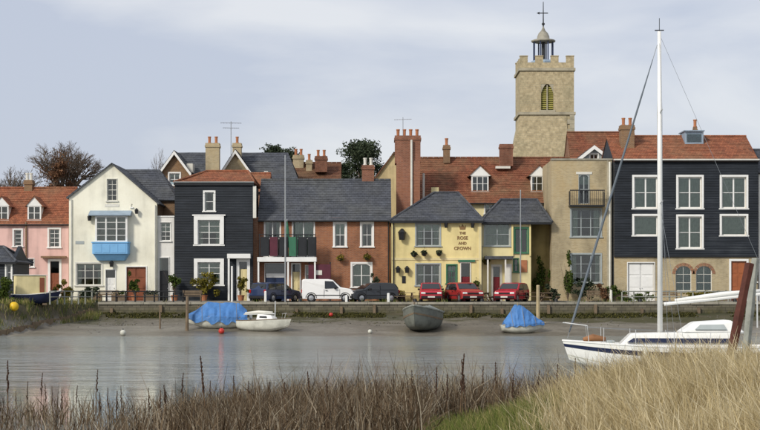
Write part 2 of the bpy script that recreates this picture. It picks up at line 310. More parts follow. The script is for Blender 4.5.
def copy_tree(o, parent=None):
    c = o.copy(); col.objects.link(c); c.parent = parent; LOC[c.name] = LOC.get(o.name, Vector((0, 0, 0)))
    for ch in list(o.children): copy_tree(ch, c)
    return c
def X(px, Y): return (px - 380) * Y / FPX
def Z(py, Y): return EYE + (HZ - py) * Y / FPX
GZ = 2.15                                    # level of the quay above the water

# ------------------------------------------------------------------ ground, river, quay
_k = [(RNG.normal() * .7, RNG.normal() * .7, RNG.random() * 6.28) for _ in range(9)]
def wob(x, y, s): return sum(np.sin((a * x + b * y) * s * (1 + .37 * i) + c) / (1 + .35 * i) for i, (a, b, c) in enumerate(_k)) / 4
def smooth(a, b, t): t = np.clip((t - a) / (b - a), 0, 1); return t * t * (3 - 2 * t)
def quay_edge(x): return 116.12 - 10.2 * smooth(-20.6, -26.2, x)
def hgt(x, y):
    x = np.asarray(x, float); y = np.asarray(y, float)
    near = 1.0 + .12 * wob(x, y, .5)
    bankh = np.clip(.0 + .215 * x, .25, 1.1) + .07 * wob(x, y, .8); bank_end = 24 + 4 * smooth(0, 5, x) - 3 * smooth(0, -3, x)
    nb = np.where(y < 8, near + (bankh - near) * smooth(2, 8, y), bankh)
    marsh = -.03 - .07 * smooth(1, -3, x) + .1 * wob(x, y, .9) + .06 * wob(x, y, 2.3); reach = 38 + 2.0 * wob(x, 0 * y, .25) + 6 * smooth(2, 9, x)
    h = nb + (marsh - nb) * smooth(0, 7, y - bank_end); h = h + (-1.4 - h) * smooth(0, 6, y - reach)
    mud = -.3 + (y - 102.5) / 13.5 * 1.5 + .12 * wob(x, y, .35) + .07 * wob(x * .4, y, 1.6) + .03 * wob(x, y, 4.0) + .25 * smooth(113, 116, y)
    mud = np.where(y < 102.5, -.3 - .12 * (102.5 - y), mud); mud = np.maximum(mud, -1.4)
    far = GZ + 2.9 * smooth(132, 146, y) + 1.6 * smooth(148, 166, y)
    qe = quay_edge(x); sw = .16 + 2.6 * smooth(-20, -24, x)
    f = smooth(-1, 0, (y - qe) / sw); hf = mud + (far - mud) * f
    return np.where(y < 56, h, np.maximum(hf, -1.4))
ys = np.concatenate([[-900, -300, -120, -50, -20, -10], np.arange(-5, 50, .5), np.arange(50, 101, 3), np.arange(101, 115.9, .4), [115.94, 116.0, 116.06, 116.14, 116.5], np.arange(117.5, 134, 2.5), np.arange(134, 170, 4), [175, 200, 300, 700, 2000, 6000]])
xs = np.concatenate([[-5000, -1500, -500, -200, -110, -80], np.arange(-60, 60.1, .6), [80, 110, 200, 500, 1500, 5000]])
gx, gy = np.meshgrid(xs, ys); V = np.stack([gx, gy, hgt(gx, gy)], -1).reshape(-1, 3); nx = len(xs); i = np.arange(len(ys) - 1)[:, None] * nx + np.arange(nx - 1)[None]
q = np.stack([i, i + 1, i + 1 + nx, i + nx], -1).reshape(-1, 4)
g = np_obj('ground', V, q, 'ground', smooth=True, kind='structure')
wt = MB().add([(-4000, 5, 0), (4000, 5, 0), (4000, 116, 0), (-4000, 116, 0)], [(0, 1, 2, 3)]).build('river', 'water', kind='structure')
rd = MB().box(-20, 70, 116.5, 120.4, GZ + .004, GZ + .008).build('quay_road', 'asphalt', kind='structure')
pv = MB().box(-36, 70, 120.4, 124.2, GZ - .1, GZ + .12).build('pavement', 'paving', kind='structure')
qw = thing('quay_wall', 'weedy stone quay wall with pale coping above the mud', 'wall', (15, 116, .9))
MB().box(-20.4, 62, 115.72, 116.2, .75, GZ - .12).build('wall_face', 'quay_stone', qw)
x = -20.4
while x < 62:
    l = random.uniform(1.5, 2.3); MB().box(x + .012, min(x + l, 62) - .012, 115.62 + random.uniform(-.02, .02), 116.35, GZ - .12, GZ + .05 + random.uniform(-.012, .012)).build('coping_stone', 'coping', qw); x += l
x = -19.5
while x < 60:
    MB().box(x, x + .2, 115.52, 115.71, .7, GZ - .14 - random.random() * .3).build('fender_post', 'timber', qw); x += random.uniform(2.2, 4.4)

# ------------------------------------------------------------------ building kit
def cut_wall(outline, ops, y, thick, rows=None):
    """A wall slab with real openings: outline and openings in x,z."""
    bm = bmesh.new(); bm.faces.new([bm.verts.new((a, y, b)) for a, b in outline])
    for x0, z0, x1, z1 in ops:
        for co, no in (((x0, 0, 0), (1, 0, 0)), ((x1, 0, 0), (1, 0, 0)), ((0, 0, z0), (0, 0, 1)), ((0, 0, z1), (0, 0, 1))):
            bmesh.ops.bisect_plane(bm, geom=bm.verts[:] + bm.edges[:] + bm.faces[:], plane_co=co, plane_no=no, dist=1e-5)
    dead = []
    for f in bm.faces:
        c = f.calc_center_median()
        if any(x0 < c.x < x1 and z0 < c.z < z1 for x0, z0, x1, z1 in ops): dead.append(f)
    bmesh.ops.delete(bm, geom=dead, context='FACES')
    ex = bmesh.ops.extrude_face_region(bm, geom=bm.faces[:]); bmesh.ops.translate(bm, vec=(0, thick, 0), verts=[q for q in ex['geom'] if isinstance(q, bmesh.types.BMVert)])
    bmesh.ops.recalc_face_normals(bm, faces=bm.faces)
    bm.verts.index_update(); mb = MB(); mb.v = [tuple(q.co) for q in bm.verts]; mb.f = [tuple(q.index for q in f.verts) for f in bm.faces]; bm.free(); return mb
def boards(mb, x0, x1, z0, z1, ops, y, h=.19, t=.028):        # lapped weatherboards, cut round the openings
    z = z0
    while z < z1 - 1e-4:
        jt = random.uniform(-.004, .007); a, b = z, min(z + h, z1); zs = sorted({a, b} | {q for o in ops for q in (o[1], o[3]) if a < q < b})
        for c, d in zip(zs[:-1], zs[1:]):
            cuts = sorted((max(o[0], x0), min(o[2], x1)) for o in ops if o[1] < (c + d) / 2 < o[3]); cur = x0; segs = []
            for p, q_ in cuts:
                if p > cur: segs.append((cur, p))
                cur = max(cur, q_)
            if cur < x1: segs.append((cur, x1))
            yo = lambda zz: y - jt - t * (1 - (zz - a) / h) - .004
            for p, q_ in segs: mb.add([(p, yo(c), c), (q_, yo(c), c), (q_, yo(d), d), (p, yo(d), d), (p, y, c), (q_, y, c)], [(0, 1, 2, 3), (0, 4, 5, 1)])
        z += h
    return mb
WR = random.Random(5)
class House:
    def __init__(s, name, label, Y, x0, x1, base=GZ, cat='house', group=None):
        s.Y = Y; s.b = base; s.x0, s.x1 = X(x0, Y), X(x1, Y); s.root = thing(name, label, cat, ((s.x0 + s.x1) / 2, Y, base), group=group); s.ops = []
    def X(s, p, dy=0): return X(p, s.Y + dy)
    def Z(s, p, dy=0): return Z(p, s.Y + dy)
    def front(s, ytop, mat, thick=.3, outline=None, weather=None):
        o = [(s.X(a), s.Z(b)) for a, b in outline] if outline else [(s.x0, s.b), (s.x1, s.b), (s.x1, s.Z(ytop)), (s.x0, s.Z(ytop))]
        if outline: o = [(a, max(b, s.b)) for a, b in o]
        cut_wall(o, s.ops, s.Y, thick).build('wall', mat, s.root)
        if weather:
            za, zb, m = weather; boards(MB(), s.x0 - .02, s.x1 + .02, s.Z(zb), s.Z(za), s.ops, s.Y).build('weatherboarding', m, s.root, kind='stuff', clean=False)
    def shell(s, ytop, depth, mat, front=.3, gable=None, flat=None):   # side and back walls; gable: height of the ridge for side gables
        zt = s.Z(ytop)
        for a, b in ((s.x0 + .004, s.x0 + .25), (s.x1 - .25, s.x1 - .004)):
            if gable: poly = [(s.Y + front, s.b), (s.Y + depth, s.b), (s.Y + depth, zt), (s.Y + depth / 2, gable), (s.Y + front, zt + (gable - zt) * front * 2 / depth * .9)]
            else: poly = [(s.Y + front, s.b), (s.Y + depth, s.b), (s.Y + depth, zt), (s.Y + front, zt)]
            MB().prismx(poly, a, b).build('side_wall', mat, s.root)
        MB().box(s.x0 + .26, s.x1 - .26, s.Y + depth - .25, s.Y + depth - .005, s.b, zt - .01).build('back_wall', mat, s.root)
        if flat: MB().box(s.x0 + .26, s.x1 - .26, s.Y + front + .01, s.Y + depth - .26, zt - .5, zt - .3).build('flat_roof', flat, s.root)
    def win(s, x0, y0, x1, y1, cols=1, rows=2, trim=.0, frame=.06, bar=.028, sill=True, curtain=None, mat='white_paint', recess=.1, cornice=0, arch=0, proud=.0, blind=0, half=None):
        """A window given by its outer pixel box; trim is the surround standing proud of the wall."""
        Y = s.Y; a, b = s.X(x0) + trim, s.X(x1) - trim; c, d = s.Z(y1) + trim * .6, s.Z(y0) - trim; s.ops.append((a, c, b, d)); yf = Y + recess; mb = MB()
        f = frame; dep = .06
        mb.box(a + .001, a + f, yf, yf + dep, c + .001, d - .001).box(b - f, b - .001, yf, yf + dep, c + .001, d - .001).box(a + f, b - f, yf + .003, yf + dep - .003, c + .001, c + f).box(a + f, b - f, yf + .003, yf + dep - .003, d - f, d - .001)
        cw = (b - a) / cols
        for i in range(1, cols): mb.box(a + i * cw - f * .55, a + i * cw + f * .55, yf + .004, yf + dep - .004, c + f, d - f)
        for i in range(cols):
            l, r_ = a + i * cw + f * .9, a + (i + 1) * cw - f * .9
            for j in range(1, rows):
                zz = c + (d - c) * j / rows; k = bar if not (rows % 2 == 0 and j == rows // 2) else bar * 1.5; mb.box(l - .02, r_ + .02, yf + .008, yf + dep - .008, zz - k / 2, zz + k / 2)
            if half: mb.box((l + r_) / 2 - bar / 2, (l + r_) / 2 + bar / 2, yf + .012, yf + dep - .012, c + f, d - f)
        if trim:
            e = .035 + proud
            mb.box(a - trim, a - .001, Y - e, Y + .05, c - .001, d + trim).box(b + .001, b + trim, Y - e, Y + .05, c - .001, d + trim).box(a, b, Y - e - .003, Y + .05, d + .001, d + trim + .003)
        if arch:                              # curved head: the corners of the opening are filled to the arch line
            rr = (b - a) / 2; cx = (a + b) / 2; n = 8; rise = min(rr, arch)
            for sg in (-1, 1):
                pts = [(cx + sg * rr, d - .002), (cx + sg * rr, d - rise)] + [(cx + sg * rr * math.cos(t), d - rise + rise * math.sin(t)) for t in [math.pi / 2 * k / n for k in range(1, n + 1)]]
                mb.prism(pts if sg < 0 else pts[::-1], Y + .02, Y + recess + .05)
        w_ = mb.build('window', mat, s.root)
        for i in range(cols): MB().box(a + i * cw + f * .5, a + (i + 1) * cw - f * .5, yf + .025, yf + .031, c + f * .5, d - f * .5).build('pane', 'glass', w_)
        if sill: MB().box(a - trim - .06, b + trim + .06, Y - .1, Y + recess - .002, c - .09, c - .003).build('sill', mat, w_)
        if cornice: MB().box(a - trim - cornice, b + trim + cornice, Y - .16, Y - .001, d + trim + .006, d + trim + .11).build('cornice', mat, w_)
        rn = WR.random()
        if not blind and rn < .45:
            MB().box(a + .02, b - .02, yf + .085, yf + .095, d - (d - c) * WR.uniform(.18, .55), d - .015).build('roller_blind', WR.choice(('curtain', 'offwhite', 'curtain_green')), w_)
        if curtain:
            kw = WR.uniform(.16, .32) if not blind else .5
            for sg in (0, 1):
                xa = a + .03 if sg == 0 else b - .03 - (b - a - .06) * kw; xb = xa + (b - a - .06) * kw; n = 9
                vs = [(xa + (xb - xa) * k / n, yf + .13 + .03 * math.sin(k * 2.4 + sg), zz) for zz in (c + .02, d - .02) for k in range(n + 1)]
                MB().add(vs, [(k, k + 1, k + n + 2, k + n + 1) for k in range(n)]).build('curtain', curtain, w_, clean=False)
        return w_
    def door(s, x0, y0, x1, y1, mat, trim=.1, tmat='white_paint', panels=(2, 3), light=0, lmat='glass', leaves=1, recess=.12):
        Y = s.Y; a, b = s.X(x0) + trim, s.X(x1) - trim; c, d = max(s.Z(y1), s.b + .12), s.Z(y0) - trim; s.ops.append((a, s.b, b, d)); mb = MB(); yd = Y + recess
        zl = d - light * (d - c); lw = (b - a) / leaves
        for k in range(leaves):
            l, r_ = a + k * lw + .012, a + (k + 1) * lw - .012; mb.box(l, r_, yd, yd + .05, c, zl - .01)
        o = mb.build('door', mat, s.root)
        for k in range(leaves):
            l, r_ = a + k * lw + .012, a + (k + 1) * lw - .012
            for i in range(panels[0]):
                for j in range(panels[1]):
                    pw = (r_ - l) / panels[0]; ph = (zl - c) / panels[1]; MB().box(l + i * pw + .07, l + (i + 1) * pw - .07, yd - .02, yd - .001, c + j * ph + .08, c + (j + 1) * ph - .08).build('door_panel', mat, o, bevel=.012)
            MB().lathe([(.028, -.07), (.028, -.03), (.012, -.028), (.012, 0)], (r_ - .08 if k % 2 == 0 else l + .08, yd - .001, c + .95), 8, 'y').build('handle', 'grey_metal', o)
        if light: MB().box(a + .01, b - .01, yd + .01, yd + .018, zl, d - .012).build('pane', lmat, o)
        if trim:
            m = MB().box(a - trim, a - .002, Y - .05, Y + .06, c, d + trim).box(b + .002, b + trim, Y - .05, Y + .06, c, d + trim).box(a - .002, b + .002, Y - .054, Y + .06, d + .001, d + trim + .003); m.build('door_frame', tmat, o)
        MB().box(a - .15, b + .15, Y - .25, Y + .3, s.b - .02, c - .004).build('doorstep', 'concrete', o)
        return o
    def gable_roof(s, yeave, yridge, depth, mat, over=.15, step=.3, side=.06, ridge=True):   # ridge along the street
        ze = s.Z(yeave); zr = s.Z(yridge, depth / 2); a, b = s.x0 - side, s.x1 + side; k = (zr - ze) / (depth / 2) * over
        r = MB().slope((a, s.Y - over, ze - k), (b, s.Y - over, ze - k), (b, s.Y + depth / 2, zr), (a, s.Y + depth / 2, zr), step)
        r.slope((b, s.Y + depth + over, ze - k), (a, s.Y + depth + over, ze - k), (a, s.Y + depth / 2, zr), (b, s.Y + depth / 2, zr), step); o = r.build('roof', mat, s.root)
        if ridge:
            l = (b - a); n = max(2, int(l / .45)); m = MB()
            for i in range(n): m.tube([(a + l * i / n + .01, s.Y + depth / 2, zr + .01), (a + l * (i + 1) / n - .01, s.Y + depth / 2, zr + .018)], [.11, .1], 6)
            m.build('ridge_tiles', mat, o, kind='stuff')
        MB().tube([(a, s.Y - over - .06, ze - k - .03), (b, s.Y - over - .06, ze - k - .03)], .06, 6).build('gutter', 'black_trim', o)
        return zr
    def hip_roof(s, x0, x1, yeave, rx0, rx1, yridge, y0, depth, mat, over=.25, step=.28):
        ze = s.Z(yeave, y0); zr = s.Z(yridge, y0 + depth / 2); a, b = X(x0, s.Y + y0), X(x1, s.Y + y0); c, d = X(rx0, s.Y + y0 + depth / 2), X(rx1, s.Y + y0 + depth / 2); yf, yb, ym = s.Y + y0 - over, s.Y + y0 + depth + over, s.Y + y0 + depth / 2
        m = MB().slope((a, yf, ze), (b, yf, ze), (d, ym, zr), (c, ym, zr), step).slope((b, yb, ze), (a, yb, ze), (c, ym, zr), (d, ym, zr), step).slope((b, yf, ze), (b, yb, ze), (d, ym, zr), (d, ym, zr), step).slope((a, yb, ze), (a, yf, ze), (c, ym, zr), (c, ym, zr), step)
        o = m.build('roof', mat, s.root); h = MB()
        for p, q_ in (((a, yf, ze), (c, ym, zr)), ((b, yf, ze), (d, ym, zr)), ((a, yb, ze), (c, ym, zr)), ((b, yb, ze), (d, ym, zr)), ((c, ym, zr), (d, ym, zr))):
            h.tube([Vector(p) + Vector((0, 0, .05)), Vector(q_) + Vector((0, 0, .05))], .085, 6)
        h.build('hip_tiles', mat, o)
        MB().box(a + .05, b - .05, yf - .05, yf + .03, ze - .16, ze - .02).build('gutter', 'black_trim', o)
        return o
    def chimney(s, x0, x1, ytop, ybot, dy, mat, pots=2, depth=.9, pot='terracotta', cap=True):
        Y = s.Y + dy; a, b = X(x0, Y), X(x1, Y); c, d = Z(ybot, Y), Z(ytop, Y); m = MB().box(a, b, Y, Y + depth, c, d - .36)
        if cap: m.box(a - .06, b + .06, Y - .06, Y + depth + .06, d - .36, d - .18).box(a - .02, b + .02, Y - .02, Y + depth + .02, d - .18, d)
        else: m.box(a, b, Y, Y + depth, d - .36, d)
        o = m.build('chimney', mat, s.root)
        for i in range(pots):
            MB().lathe([(.14, 0), (.15, .08), (.115, .12), (.125, .5), (.15, .52), (.15, .6), (.1, .6)], (a + (b - a) * (i + .5) / pots, Y + depth / 2, d - .005), 8).build('chimney_pot', pot, o)
        return o
    def pipe(s, px, y0, y1, mat='black_trim', r=.05, dy=-.09): return MB().tube([(s.X(px), s.Y + dy, max(s.Z(y1), s.b)), (s.X(px), s.Y + dy, s.Z(y0))], r, 6).build('drainpipe', mat, s.root)
    def dormer(s, x0, x1, yapex, yeave, ybase, dy, run, mat='white_paint', rmat='red_tile', cols=2, over=.12, wide=.1, curtain=None):
        Y = s.Y + dy; a, b = X(x0, Y), X(x1, Y); ze, zb, za = Z(yeave, Y), Z(ybase, Y), Z(yapex, Y); cx = (a + b) / 2; f = .1
        m = MB().box(a, a + f, Y, Y + .08, zb, ze).box(b - f, b, Y, Y + .08, zb, ze).box(a + f, b - f, Y + .003, Y + .08, zb, zb + f * .7).box(a + f, b - f, Y + .003, Y + .08, ze - f * .7, ze - .002)
        for i in range(1, cols): xx = a + (b - a) * i / cols; m.box(xx - .03, xx + .03, Y + .006, Y + .07, zb + f * .7, ze - f * .7)
        m.box(a + f, b - f, Y + .01, Y + .065, (zb + ze) / 2 - .018, (zb + ze) / 2 + .018)
        m.box(a + .01, a + .08, Y + .081, Y + run, zb, ze).box(b - .08, b - .01, Y + .081, Y + run, zb, ze)
        m.prism([(a - wide, ze + .001), (b + wide, ze + .001), (cx, za)], Y - .04, Y + .06); o = m.build('dormer', mat, s.root)
        for i in range(cols): xx = a + f * .7 + (b - a - f * 1.4) * i / cols; MB().box(xx, xx + (b - a - f * 1.4) / cols - .01, Y + .035, Y + .041, zb + f * .5, ze - f * .5).build('pane', 'glass', o)
        MB().box(a - .06, b + .06, Y - .09, Y - .002, zb - .07, zb - .004).build('sill', mat, o)
        MB().box(a + .09, b - .09, Y + run - .05, Y + run, zb, ze).build('inner_wall', curtain or 'grey_paint', o)
        w2 = wide + over; k = (za - ze) / ((b - a) / 2 + wide)
        MB().slope((a - w2, Y + run, ze - k * over + .1), (a - w2, Y - over, ze - k * over + .1), (cx, Y - over, za + .1), (cx, Y + run, za + .1), .3, .02, .06).slope((b + w2, Y - over, ze - k * over + .1), (b + w2, Y + run, ze - k * over + .1), (cx, Y + run, za + .1), (cx, Y - over, za + .1), .3, .02, .06).build('dormer_roof', rmat, o)
        return o
    def barge(s, pts, Y, wid=.28, mat='white_paint'):
        P_ = [Vector((X(a, Y), 0, Z(b, Y))) for a, b in pts]; m = MB()
        for p, q_ in zip(P_[:-1], P_[1:]): m.prism([(p.x, p.z - wid), (q_.x, q_.z - wid), (q_.x, q_.z + .04), (p.x, p.z + .04)], Y - .3, Y - .24)
        return m.build('bargeboard', mat, s.root)
    def bit(s, name, mat, x0, y0, x1, y1, d0, d1, parent=None, bevel=0): return MB().box(s.X(x0), s.X(x1), s.Y + d0, s.Y + d1, s.Z(y1), s.Z(y0)).build(name, mat, parent or s.root, bevel=bevel)
    def lantern(s, px, py, scale=1.0):
        x, z = s.X(px), s.Z(py); o = MB().lathe([(.09 * scale, 0), (.12 * scale, .22 * scale), (.14 * scale, .23 * scale), (.03 * scale, .36 * scale)], (x, s.Y - .25, z - .15), 6).build('lantern', 'black_trim', s.root); MB().tube([(x, s.Y + .02, z + .2), (x, s.Y - .25, z + .2)], .018, 5).build('bracket', 'black_trim', o); return o
    def basket(s, px, py, r=.28, mat='leaf_green'):
        x, z = s.X(px), s.Z(py); o = MB().lathe([(.04, -.22), (.15, -.16), (.22, 0)], (x, s.Y - .32, z), 8).build('hanging_basket', 'black_trim', s.root); MB().tube([(x, s.Y + .02, z + .5), (x, s.Y - .32, z + .52), (x, s.Y - .32, z)], .012, 5).build('bracket', 'black_trim', o)
        leaves('foliage', o, [((x, s.Y - .32, z + .05), (r, r, r * .85))], 220, .06, mat); return o
    def gable_front_roof(s, xl, yl, xa, ya, xr, yr, depth, mat, over=.18):   # ridge runs back from the street
        Y0, Y1 = s.Y - over, s.Y + depth; L_, A, B = (s.X(xl), s.Z(yl)), (s.X(xa), s.Z(ya)), (s.X(xr), s.Z(yr)); kl = (A[1] - L_[1]) / (A[0] - L_[0]); kr = (A[1] - B[1]) / (B[0] - A[0]); e = .18
        m = MB().slope((L_[0] - e, Y1, L_[1] - kl * e + .1), (L_[0] - e, Y0, L_[1] - kl * e + .1), (A[0], Y0, A[1] + .1), (A[0], Y1, A[1] + .1), .3, .03, .09)
        m.slope((B[0] + e, Y0, B[1] - kr * e + .1), (B[0] + e, Y1, B[1] - kr * e + .1), (A[0], Y1, A[1] + .1), (A[0], Y0, A[1] + .1), .3, .03, .09); return m.build('roof', mat, s.root)

# ------------------------------------------------------------------ pink cottages
h = House('pink_cottage', 'pink rendered cottage with red tiled roof and small white dormers', 126, -45, 68.6)
h.win(12.5, 228.5, 23, 247, rows=4, trim=.12, curtain='curtain'); h.win(47.5, 227.5, 61, 248, rows=4, trim=.12, curtain='curtain', half=1); h.win(-24, 228, -12, 247, rows=4, trim=.1); h.win(28.5, 258, 34.5, 267, cols=1, rows=2, trim=.05); h.win(0, 259, 12, 274, rows=4, trim=.1); h.win(-26, 259, -12, 274, rows=4, trim=.1)
h.door(48, 259, 61.5, 301, 'brown_door', trim=.18, light=.3)
h.bit('door_hood', 'brown_brick', 42, 256.2, 67, 258, -.5, -.06)
h.front(223, 'pink'); h.shell(223, 7, 'pink', gable=h.Z(188.5, 3.5)); h.gable_roof(223, 188, 7, 'orange_tile'); h.pipe(26.3, 222, 302, 'brown_brick', .07)
h.dormer(27.5, 41, 197, 206, 220, .35, 2.6, rmat='orange_tile', curtain='white_paint'); h.dormer(-5.5, 8.5, 197, 206, 220, .35, 2.6, rmat='orange_tile', curtain='white_paint'); h.dormer(-38, -24, 197, 206, 220, .35, 2.6, rmat='orange_tile')
h.chimney(24, 32, 180, 191, 3.2, 'brown_brick', 2, pot='offwhite')

# ------------------------------------------------------------------ cream gable house
h = House('cream_gable_house', 'cream gabled house with a sky blue oriel window', 123, 69, 157)
h.win(106.5, 178.5, 117.5, 201, cols=1, rows=4, trim=.04, mat='offwhite', half=1)
h.win(97.5, 216, 127, 242, cols=3, rows=4, frame=.08, sill=False, recess=.12)
h.win(75, 262, 103, 286, cols=3, rows=3, trim=.12, mat='offwhite', curtain='curtain'); h.win(131, 204, 132.6, 207, rows=1)
h.door(125.5, 266, 147, 301, 'brown_door', trim=.08, leaves=2, panels=(1, 3)); h.door(105, 269, 116, 301, 'white_paint', trim=.06, light=.25)
h.front(0, 'cream', outline=[(69, 303), (157, 303), (157, 203), (112, 164), (69, 197.5)])
h.gable_front_roof(69, 197.5, 112, 164, 157, 203, 7.5, 'slate')
zr = h.Z(197.5)
MB().box(h.x0 + .004, h.x0 + .25, 123.3, 130.4, GZ, zr - .1).build('side_wall', 'cream', h.root); MB().box(h.x1 - .25, h.x1 - .004, 123.3, 126.6, GZ, h.Z(203) - .1).build('side_wall', 'brown_brick', h.root); MB().box(h.x0 + .26, h.x1 - .26, 130.1, 130.4, GZ, zr).build('back_wall', 'cream', h.root)
# rear wing of the same house, its slate roof running along the street
MB().box(h.x1 - .24, X(175.5, 126.7), 126.7, 133.0, GZ, Z(199, 126.7)).build('rear_wall', 'brown_brick', h.root)
yf, ym, yb = 126.4, 129.9, 133.3; a, b = X(100, yf), X(177, yf); c, d = X(112, ym), X(160, ym); ze, zz = Z(200, yf), Z(169.5, ym)
MB().slope((a, yf, ze), (b, yf, ze), (d, ym, zz), (c, ym, zz), .3).slope((b, yb, ze), (a, yb, ze), (c, ym, zz), (d, ym, zz), .3).slope((b, yf, ze), (b, yb, ze), (d, ym, zz), (d, ym, zz), .3).build('rear_roof', 'slate', h.root)
# the oriel: frame box, lead roof and rounded blue apron
Y = h.Y; x0, x1 = h.X(96.5), h.X(128); zt, zm, zb = h.Z(216), h.Z(242), h.Z(260.5); ori = MB()
ori.box(x0 - .02, x0 + .12, Y - .5, Y - .001, zm, zt).box(x1 - .12, x1 + .02, Y - .5, Y - .001, zm, zt)
for t in (1 / 3, 2 / 3): xx = x0 + (x1 - x0) * t; ori.box(xx - .05, xx + .05, Y - .5, Y - .42, zm, zt)
ori.box(x0 + .12, x1 - .12, Y - .497, Y - .42, zt - .12, zt - .001).box(x0 + .12, x1 - .12, Y - .497, Y - .42, zm + .001, zm + .1)
for k in (1, 2, 3): zz = zm + (zt - zm) * k / 4; ori.box(x0 + .12, x1 - .12, Y - .485, Y - .44, zz - .016, zz + .016)
o = ori.build('oriel', 'white_paint', h.root)
for k in range(3): xa = x0 + .1 + (x1 - x0 - .2) * k / 3; MB().box(xa + .02, xa + (x1 - x0 - .2) / 3 - .02, Y - .462, Y - .456, zm + .05, zt - .06).build('pane', 'glass', o)
MB().prismx([(Y - .78, zt + .06), (Y - .78, zt + .002), (Y - .001, zt + .002), (Y - .001, zt + .42)], x0 - .5, x1 + .3).build('oriel_roof', 'lead', h.root)
x0 -= .22; x1 += .16; dp = .72; zk = h.Z(254)
def ring(ins, dep, z_): return [(x0 + ins, Y - .003, z_), (x0 + ins, Y - dep + .1, z_), (x0 + ins + .1, Y - dep, z_), (x1 - ins - .1, Y - dep, z_), (x1 - ins, Y - dep + .1, z_), (x1 - ins, Y - .003, z_)]
ap = MB(); rs = [ring(-.05, dp + .05, zm - .004), ring(-.05, dp + .05, zm - .09), ring(0, dp, zm - .1), ring(.0, dp, zk), ring(.06, dp - .06, zk - .02), ring(.34, .3, zb)]
for q_ in rs: ap.v += q_
ap.f = [(6 * j + i, 6 * j + i + 1, 6 * j + 7 + i, 6 * j + 6 + i) for j in range(5) for i in range(5)] + [tuple(range(6)), tuple(30 + i for i in range(5, -1, -1))]
apo = ap.build('oriel_apron', 'sky_blue', h.root)
for k in range(4): xa = x0 + .16 + (x1 - x0 - .32) * k / 4; MB().box(xa + .04, xa + (x1 - x0 - .32) / 4 - .04, Y - dp - .02, Y - dp - .001, zk + .08, zm - .2).build('apron_panel', 'sky_blue', apo, bevel=.01)
h.pipe(155.2, 205, 302, 'offwhite', .05); h.pipe(71.5, 199, 302, 'offwhite', .045)
h.bit('name_plaque', 'offwhite', 105, 204, 119, 206.8, -.03, -.002); h.bit('wall_plaque', 'grey_paint', 75.5, 241, 84, 244, -.03, -.002); h.lantern(112, 265, 1.4); h.lantern(137, 212, 1.2); h.lantern(90, 219, 1.3)
h = House('white_annex', 'narrow white rendered annex between cream and black houses', 123.3, 157.4, 174.2)
h.win(160, 222, 171, 241, rows=4, trim=.03, half=1); h.door(158.8, 257, 169.5, 301, 'black_trim', trim=.06, panels=(1, 2), light=.3); h.front(217, 'white_render'); h.shell(217, 3.2, 'white_render', flat='lead'); h.bit('parapet_cap', 'white_paint', 156.9, 215.8, 174.5, 217, -.06, .36)

# ------------------------------------------------------------------ black weatherboarded house
h = House('black_weatherboard_house', 'tall black weatherboarded house with white sash windows and low red tiled roof', 122, 175, 252.6)
h.win(203, 190.5, 215.5, 212, rows=2, trim=.13, curtain='curtain'); h.win(194, 216, 224, 247, cols=2, rows=4, trim=.3, cornice=.12, curtain='curtain', proud=.1); h.win(194, 258.5, 224, 287, cols=2, rows=4, trim=.28, curtain='curtain', proud=.06)
h.door(236.5, 259, 250, 301, 'pale_yellow', trim=.22, light=.18); h.front(184, 'black_boards', weather=(184, 301, 'black_boards')); h.shell(184, 6, 'black_boards')
h.bit('porch_hood', 'white_paint', 228, 254, 251, 258.5, -.7, -.04); h.bit('porch_post', 'white_paint', 228.6, 258.6, 230.4, 303, -.66, -.54)
h.bit('fascia', 'black_trim', 174, 182.6, 254, 185.4, -.16, -.04); h.bit('gutter', 'grey_paint', 174, 181.8, 254, 182.5, -.2, .1)
h.hip_roof(174, 254.5, 182.5, 207, 248, 171.5, .3, 6, 'orange_tile', over=.1); h.bit('corner_board', 'offwhite', 253, 186, 256.2, 218, -.05, .2)
h = House('brick_side_house', 'thin strip of red brick house front with white gutter beside black boarded house', 122.6, 253.2, 258)
h.front(217, 'red_brick'); h.shell(217, 5, 'red_brick', flat='lead')

# ------------------------------------------------------------------ brick house with balcony
h = House('brick_balcony_house', 'red brick house with long slate roof and first floor balcony', 123, 258.4, 390.5)
h.win(264, 220.5, 281, 256.5, cols=2, rows=2, trim=.06, curtain='curtain'); h.win(292, 220.5, 315, 256.5, cols=2, rows=2, trim=.06, curtain='curtain_green', blind=1)
for a in (333, 360): h.win(a, 221.5, a + 14, 247.5, cols=1, rows=2, trim=.14, half=1, curtain='curtain', arch=.12)
h.win(350.5, 262, 372.5, 288, cols=2, rows=2, trim=.14, arch=.3, curtain='curtain_green', blind=1)
dr = h.door(264.5, 263, 286, 302, 'navy', trim=.05, leaves=2, panels=(1, 2), light=.28); h.bit('door_band', 'white_paint', 266, 273.5, 285, 277.5, .06, .09); h.door(291, 263, 301, 301, 'pale_yellow', trim=.1, light=.2)
h.win(305, 265, 314, 283, rows=2, trim=.05); h.front(217.5, 'orange_brick'); h.shell(217.5, 7.2, 'orange_brick', gable=h.Z(180.5, 3.6)); h.gable_roof(217.5, 180, 7.2, 'slate', over=.3)
bal = h.bit('balcony_floor', 'white_paint', 258.5, 257.5, 317, 262, -1.3, -.003)
for p, m in zip(np.linspace(261.5, 308.5, 6), ('dark_metal', 'maroon', 'dark_metal', 'green_paint', 'dark_metal', 'dark_metal')): h.bit('balustrade_panel', m, p, 237.5, p + 8.6, 256.6, -1.22, -1.19, bal)
for p in np.linspace(260.6, 315.6, 7): h.bit('baluster_post', 'dark_metal', p - .35, 235.5, p + .35, 257.4, -1.26, -1.16, bal)
h.bit('handrail', 'dark_metal', 260, 234.7, 316.4, 235.4, -1.27, -1.15, bal)
for p in (259.6, 289, 315.6): h.bit('balcony_post', 'white_paint', p - .8, 262.1, p + .8, 303, -1.25, -1.1)
